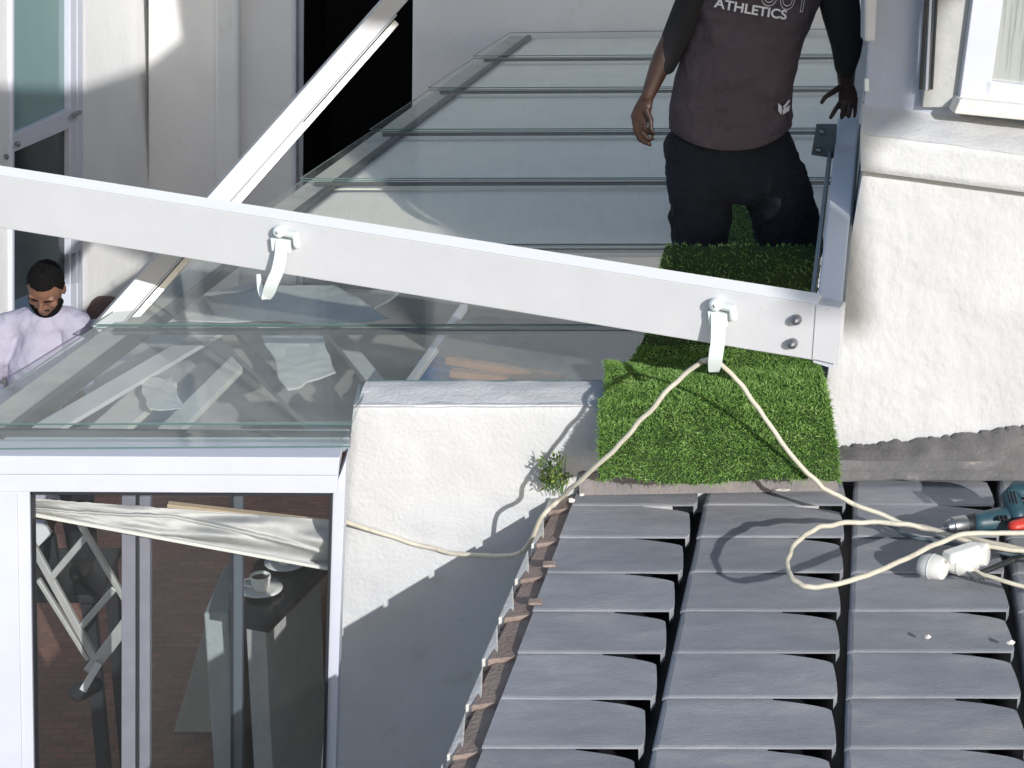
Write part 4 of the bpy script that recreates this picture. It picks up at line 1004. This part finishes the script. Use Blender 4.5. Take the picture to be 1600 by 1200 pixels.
# ---- worker on the left
QY = 7.6
def P2(x, y, dy=0): return onY(x, y, QY+dy)
FZ2 = -1.38
p2 = empty('person', (P2(62, 500).x, QY, FZ2), 'bearded person in pale lilac sweatshirt looking down beside the glass roof', 'person')
hc = P2(72, 448, -.02)
tiltq = Matrix.Rotation(R(34), 3, 'X') @ Matrix.Rotation(R(-6), 3, 'Y')      # head bowed forward
tiltq = Matrix.Rotation(R(8), 3, 'Y') @ Matrix.Rotation(R(38), 3, 'X')
def HL(x, y, z): return hc+tiltq @ Vector((x, y, z))
pp = []
pp.append(('e', HL(0, .0, .02), .076, .098, .105, tiltq)); pp.append(('e', HL(0, -.035, -.045), .058, .062, .070, tiltq)); pp.append(('e', HL(0, -.062, -.085), .036, .034, .030, tiltq))
pp.append(('t', [HL(0, -.090, .020), HL(0, -.106, -.012), HL(0, -.110, -.026)], [.008, .012, .014])); 
for s in (-1, 1):
    pp.append(('e', HL(s*.013, -.098, -.028), .010, .010, .008, tiltq)); pp.append(('e', HL(s*.077, .005, -.008), .010, .020, .030, tiltq))
    pp.append(('e', HL(s*.034, -.078, .028), .026, .014, .009, tiltq)); pp.append(('e', HL(s*.042, -.066, -.022), .022, .022, .020, tiltq))
pp.append(('e', HL(0, -.092, -.055), .024, .012, .007, tiltq)); pp.append(('e', HL(0, -.090, -.066), .022, .013, .008, tiltq))
neck = P2(74, 505, .04)
pp.append(('t', [HL(0, .02, -.06), neck], [.058, .062]))
chest = P2(68, 560, .04)
pp.append(('t', [neck, P2(70, 540, .05), chest, P2(66, 720, .05), P2(66, 800, .05)], [.055, .085, .11, .11, .11], .7))
SL, SR = P2(5, 520, .05), P2(122, 512, .05)
EL, ER = P2(-22, 605, -.02), P2(128, 590, -.04)
WL, WR = P2(22, 640, -.22), P2(40, 640, -.26)
pp.append(('t', [SL, EL, WL], [.055, .043, .03])); pp.append(('t', [SR, ER, WR], [.055, .043, .03]))
fpose = lambda W_, s: hand(W_, W_+Vector((.02*s, -.08, -.02)), [(o, [W_+Vector((.02*s+o, -.115, -.03)), W_+Vector((.02*s+o, -.135, -.05)), W_+Vector((.02*s+o, -.14, -.07))], .009) for o in (-.028, -.010, .009, .027)], [W_+Vector((-.03*s, -.03, 0)), W_+Vector((-.045*s, -.06, -.01)), W_+Vector((-.04*s, -.085, -.02))], pp, side=Vector((1, 0, 0)))
fpose(WL, 1); fpose(WR, 1)
hipz = FZ2+.86
for s in (-1, 1):
    pp.append(('t', [Vector((chest.x+s*.09, QY+.04, hipz)), Vector((chest.x+s*.10, QY+.0, FZ2+.48)), Vector((chest.x+s*.10, QY+.04, FZ2+.08))], [.09, .06, .045]))
blend_body('body', pp, M['skin2'], p2, .005, 2)
# hair cap and beard
hm = MB()
vs = []
NU, NV = 40, 16
def hairp(a, b):
    x, y, z = .0785*math.sin(b)*math.cos(a), .1005*math.sin(b)*math.sin(a), .1085*math.cos(b)
    return HL(x, y+.004, z+.024)
ring = []
for j in range(NV+1):
    r = []
    for i in range(NU):
        a = 2*math.pi*i/NU; fr_ = math.sin(a)     # fr_ = -1 at the face
        bmax = 1.02 if fr_ < -.55 else (1.02+(fr_+.55)/.45*.78 if fr_ < -.1 else 1.8)
        b = max(.01, bmax*j/NV); r.append(hairp(a, b)+Vector((rw.gauss(0, .0012), rw.gauss(0, .0012), rw.gauss(0, .0012))))
    ring.append(r)
hm.loft(ring, cap=False); hm.build('hair', M['hair'], p2, smooth=True, solid=.006, fix=False)
bd_ = MB()
for k in range(15):
    a = -1.45+2.9*k/14; x = .066*math.sin(a); y = -.022-.062*math.cos(a)*1.0; z = -.050-.050*math.cos(a)
    bd_.ell(HL(x, y, z), .014, .014, .020 if abs(a) > .8 else .017, tiltq, 10, 8)
for k in range(7):
    a = -1+2*k/6; bd_.ell(HL(.026*a, -.098+.008*a*a, -.044-.006*a*a), .007, .006, .005, tiltq, 8, 6)
bd_.build('beard', M['hair'], p2, smooth=True, remesh=.004, sm=2)
for s in (-1, 1):
    MB().ell(HL(s*.031, -.090, .006), .012, .006, .0035, tiltq).build('eye', M['coffee'], p2, smooth=True)
    MB().tube([HL(s*.014, -.096, .022), HL(s*.034, -.094, .028), HL(s*.052, -.080, .022)], .0035, 6).build('eyebrow', M['hair'], p2, smooth=True)
# sweatshirt
st = []
st.append(('t', [P2(72, 518, .05), P2(68, 560, .05), P2(66, 640, .05), P2(66, 760, .05)], [.115, .165, .17, .165], .78, (0, 1, 0)))
st.append(('t', [SL, SL.lerp(EL, .5), EL, EL.lerp(WL, .7)], [.082, .072, .064, .052])); st.append(('t', [SR, SR.lerp(ER, .5), ER, ER.lerp(WR, .7)], [.082, .072, .064, .052]))
st.append(('t', [P2(15, 508, .05), P2(72, 500, .05), P2(115, 502, .05)], [.062, .070, .064]))
mb = MB()
for p in st: mb.tube(p[1], p[2], 18, flat=p[3] if len(p) > 3 else 1, up=p[4] if len(p) > 4 else None)
mb.build('sweatshirt', M['sweat'], p2, smooth=True, remesh=.008, sm=3, disp=[(.16, .05), (.05, .010)])
tr = MB()
for s in (-1, 1): tr.tube([Vector((chest.x+s*.08, QY+.04, hipz-.02)), Vector((chest.x+s*.10, QY+.0, FZ2+.48)), Vector((chest.x+s*.10, QY+.04, FZ2+.10))], [.09, .085, .07], 16)
tr.build('trousers', M['trouser'], p2, smooth=True)
for s in (-1, 1): MB().ell(Vector((chest.x+s*.10, QY-.02, FZ2+.045)), .05, .13, .045).build('shoe', M['shoe'], p2, smooth=True)
# trestle he stands on
tp_ = empty('work_trestle', (chest.x, QY, FL), 'timber work trestle on the paving under the person at left', 'trestle')
MB().box((chest.x-.6, QY-.22, FZ2-.04), (chest.x+.22, QY+.3, FZ2)).build('platform', M['seal'], tp_, bevel=.005)
for sx_ in (-.55, .17):
    for sy in (-.2, .25): MB().box((chest.x+sx_-.03, QY+sy-.03, FL), (chest.x+sx_+.03, QY+sy+.03, FZ2-.041)).build('leg', M['seal'], tp_)
# dark stacked bag by the far wall
tag(MB().ell(onZ(165, 515, -2.3)+Vector((0, 0, .0)), .34, .3, .28).build('rubble_heap', mat('heap', (.10, .06, .055), .95, (.07, .04, .04), 9, .8, 20, bdist=.05), smooth=True), 'dark reddish heap on the paving behind the person at left', 'heap')
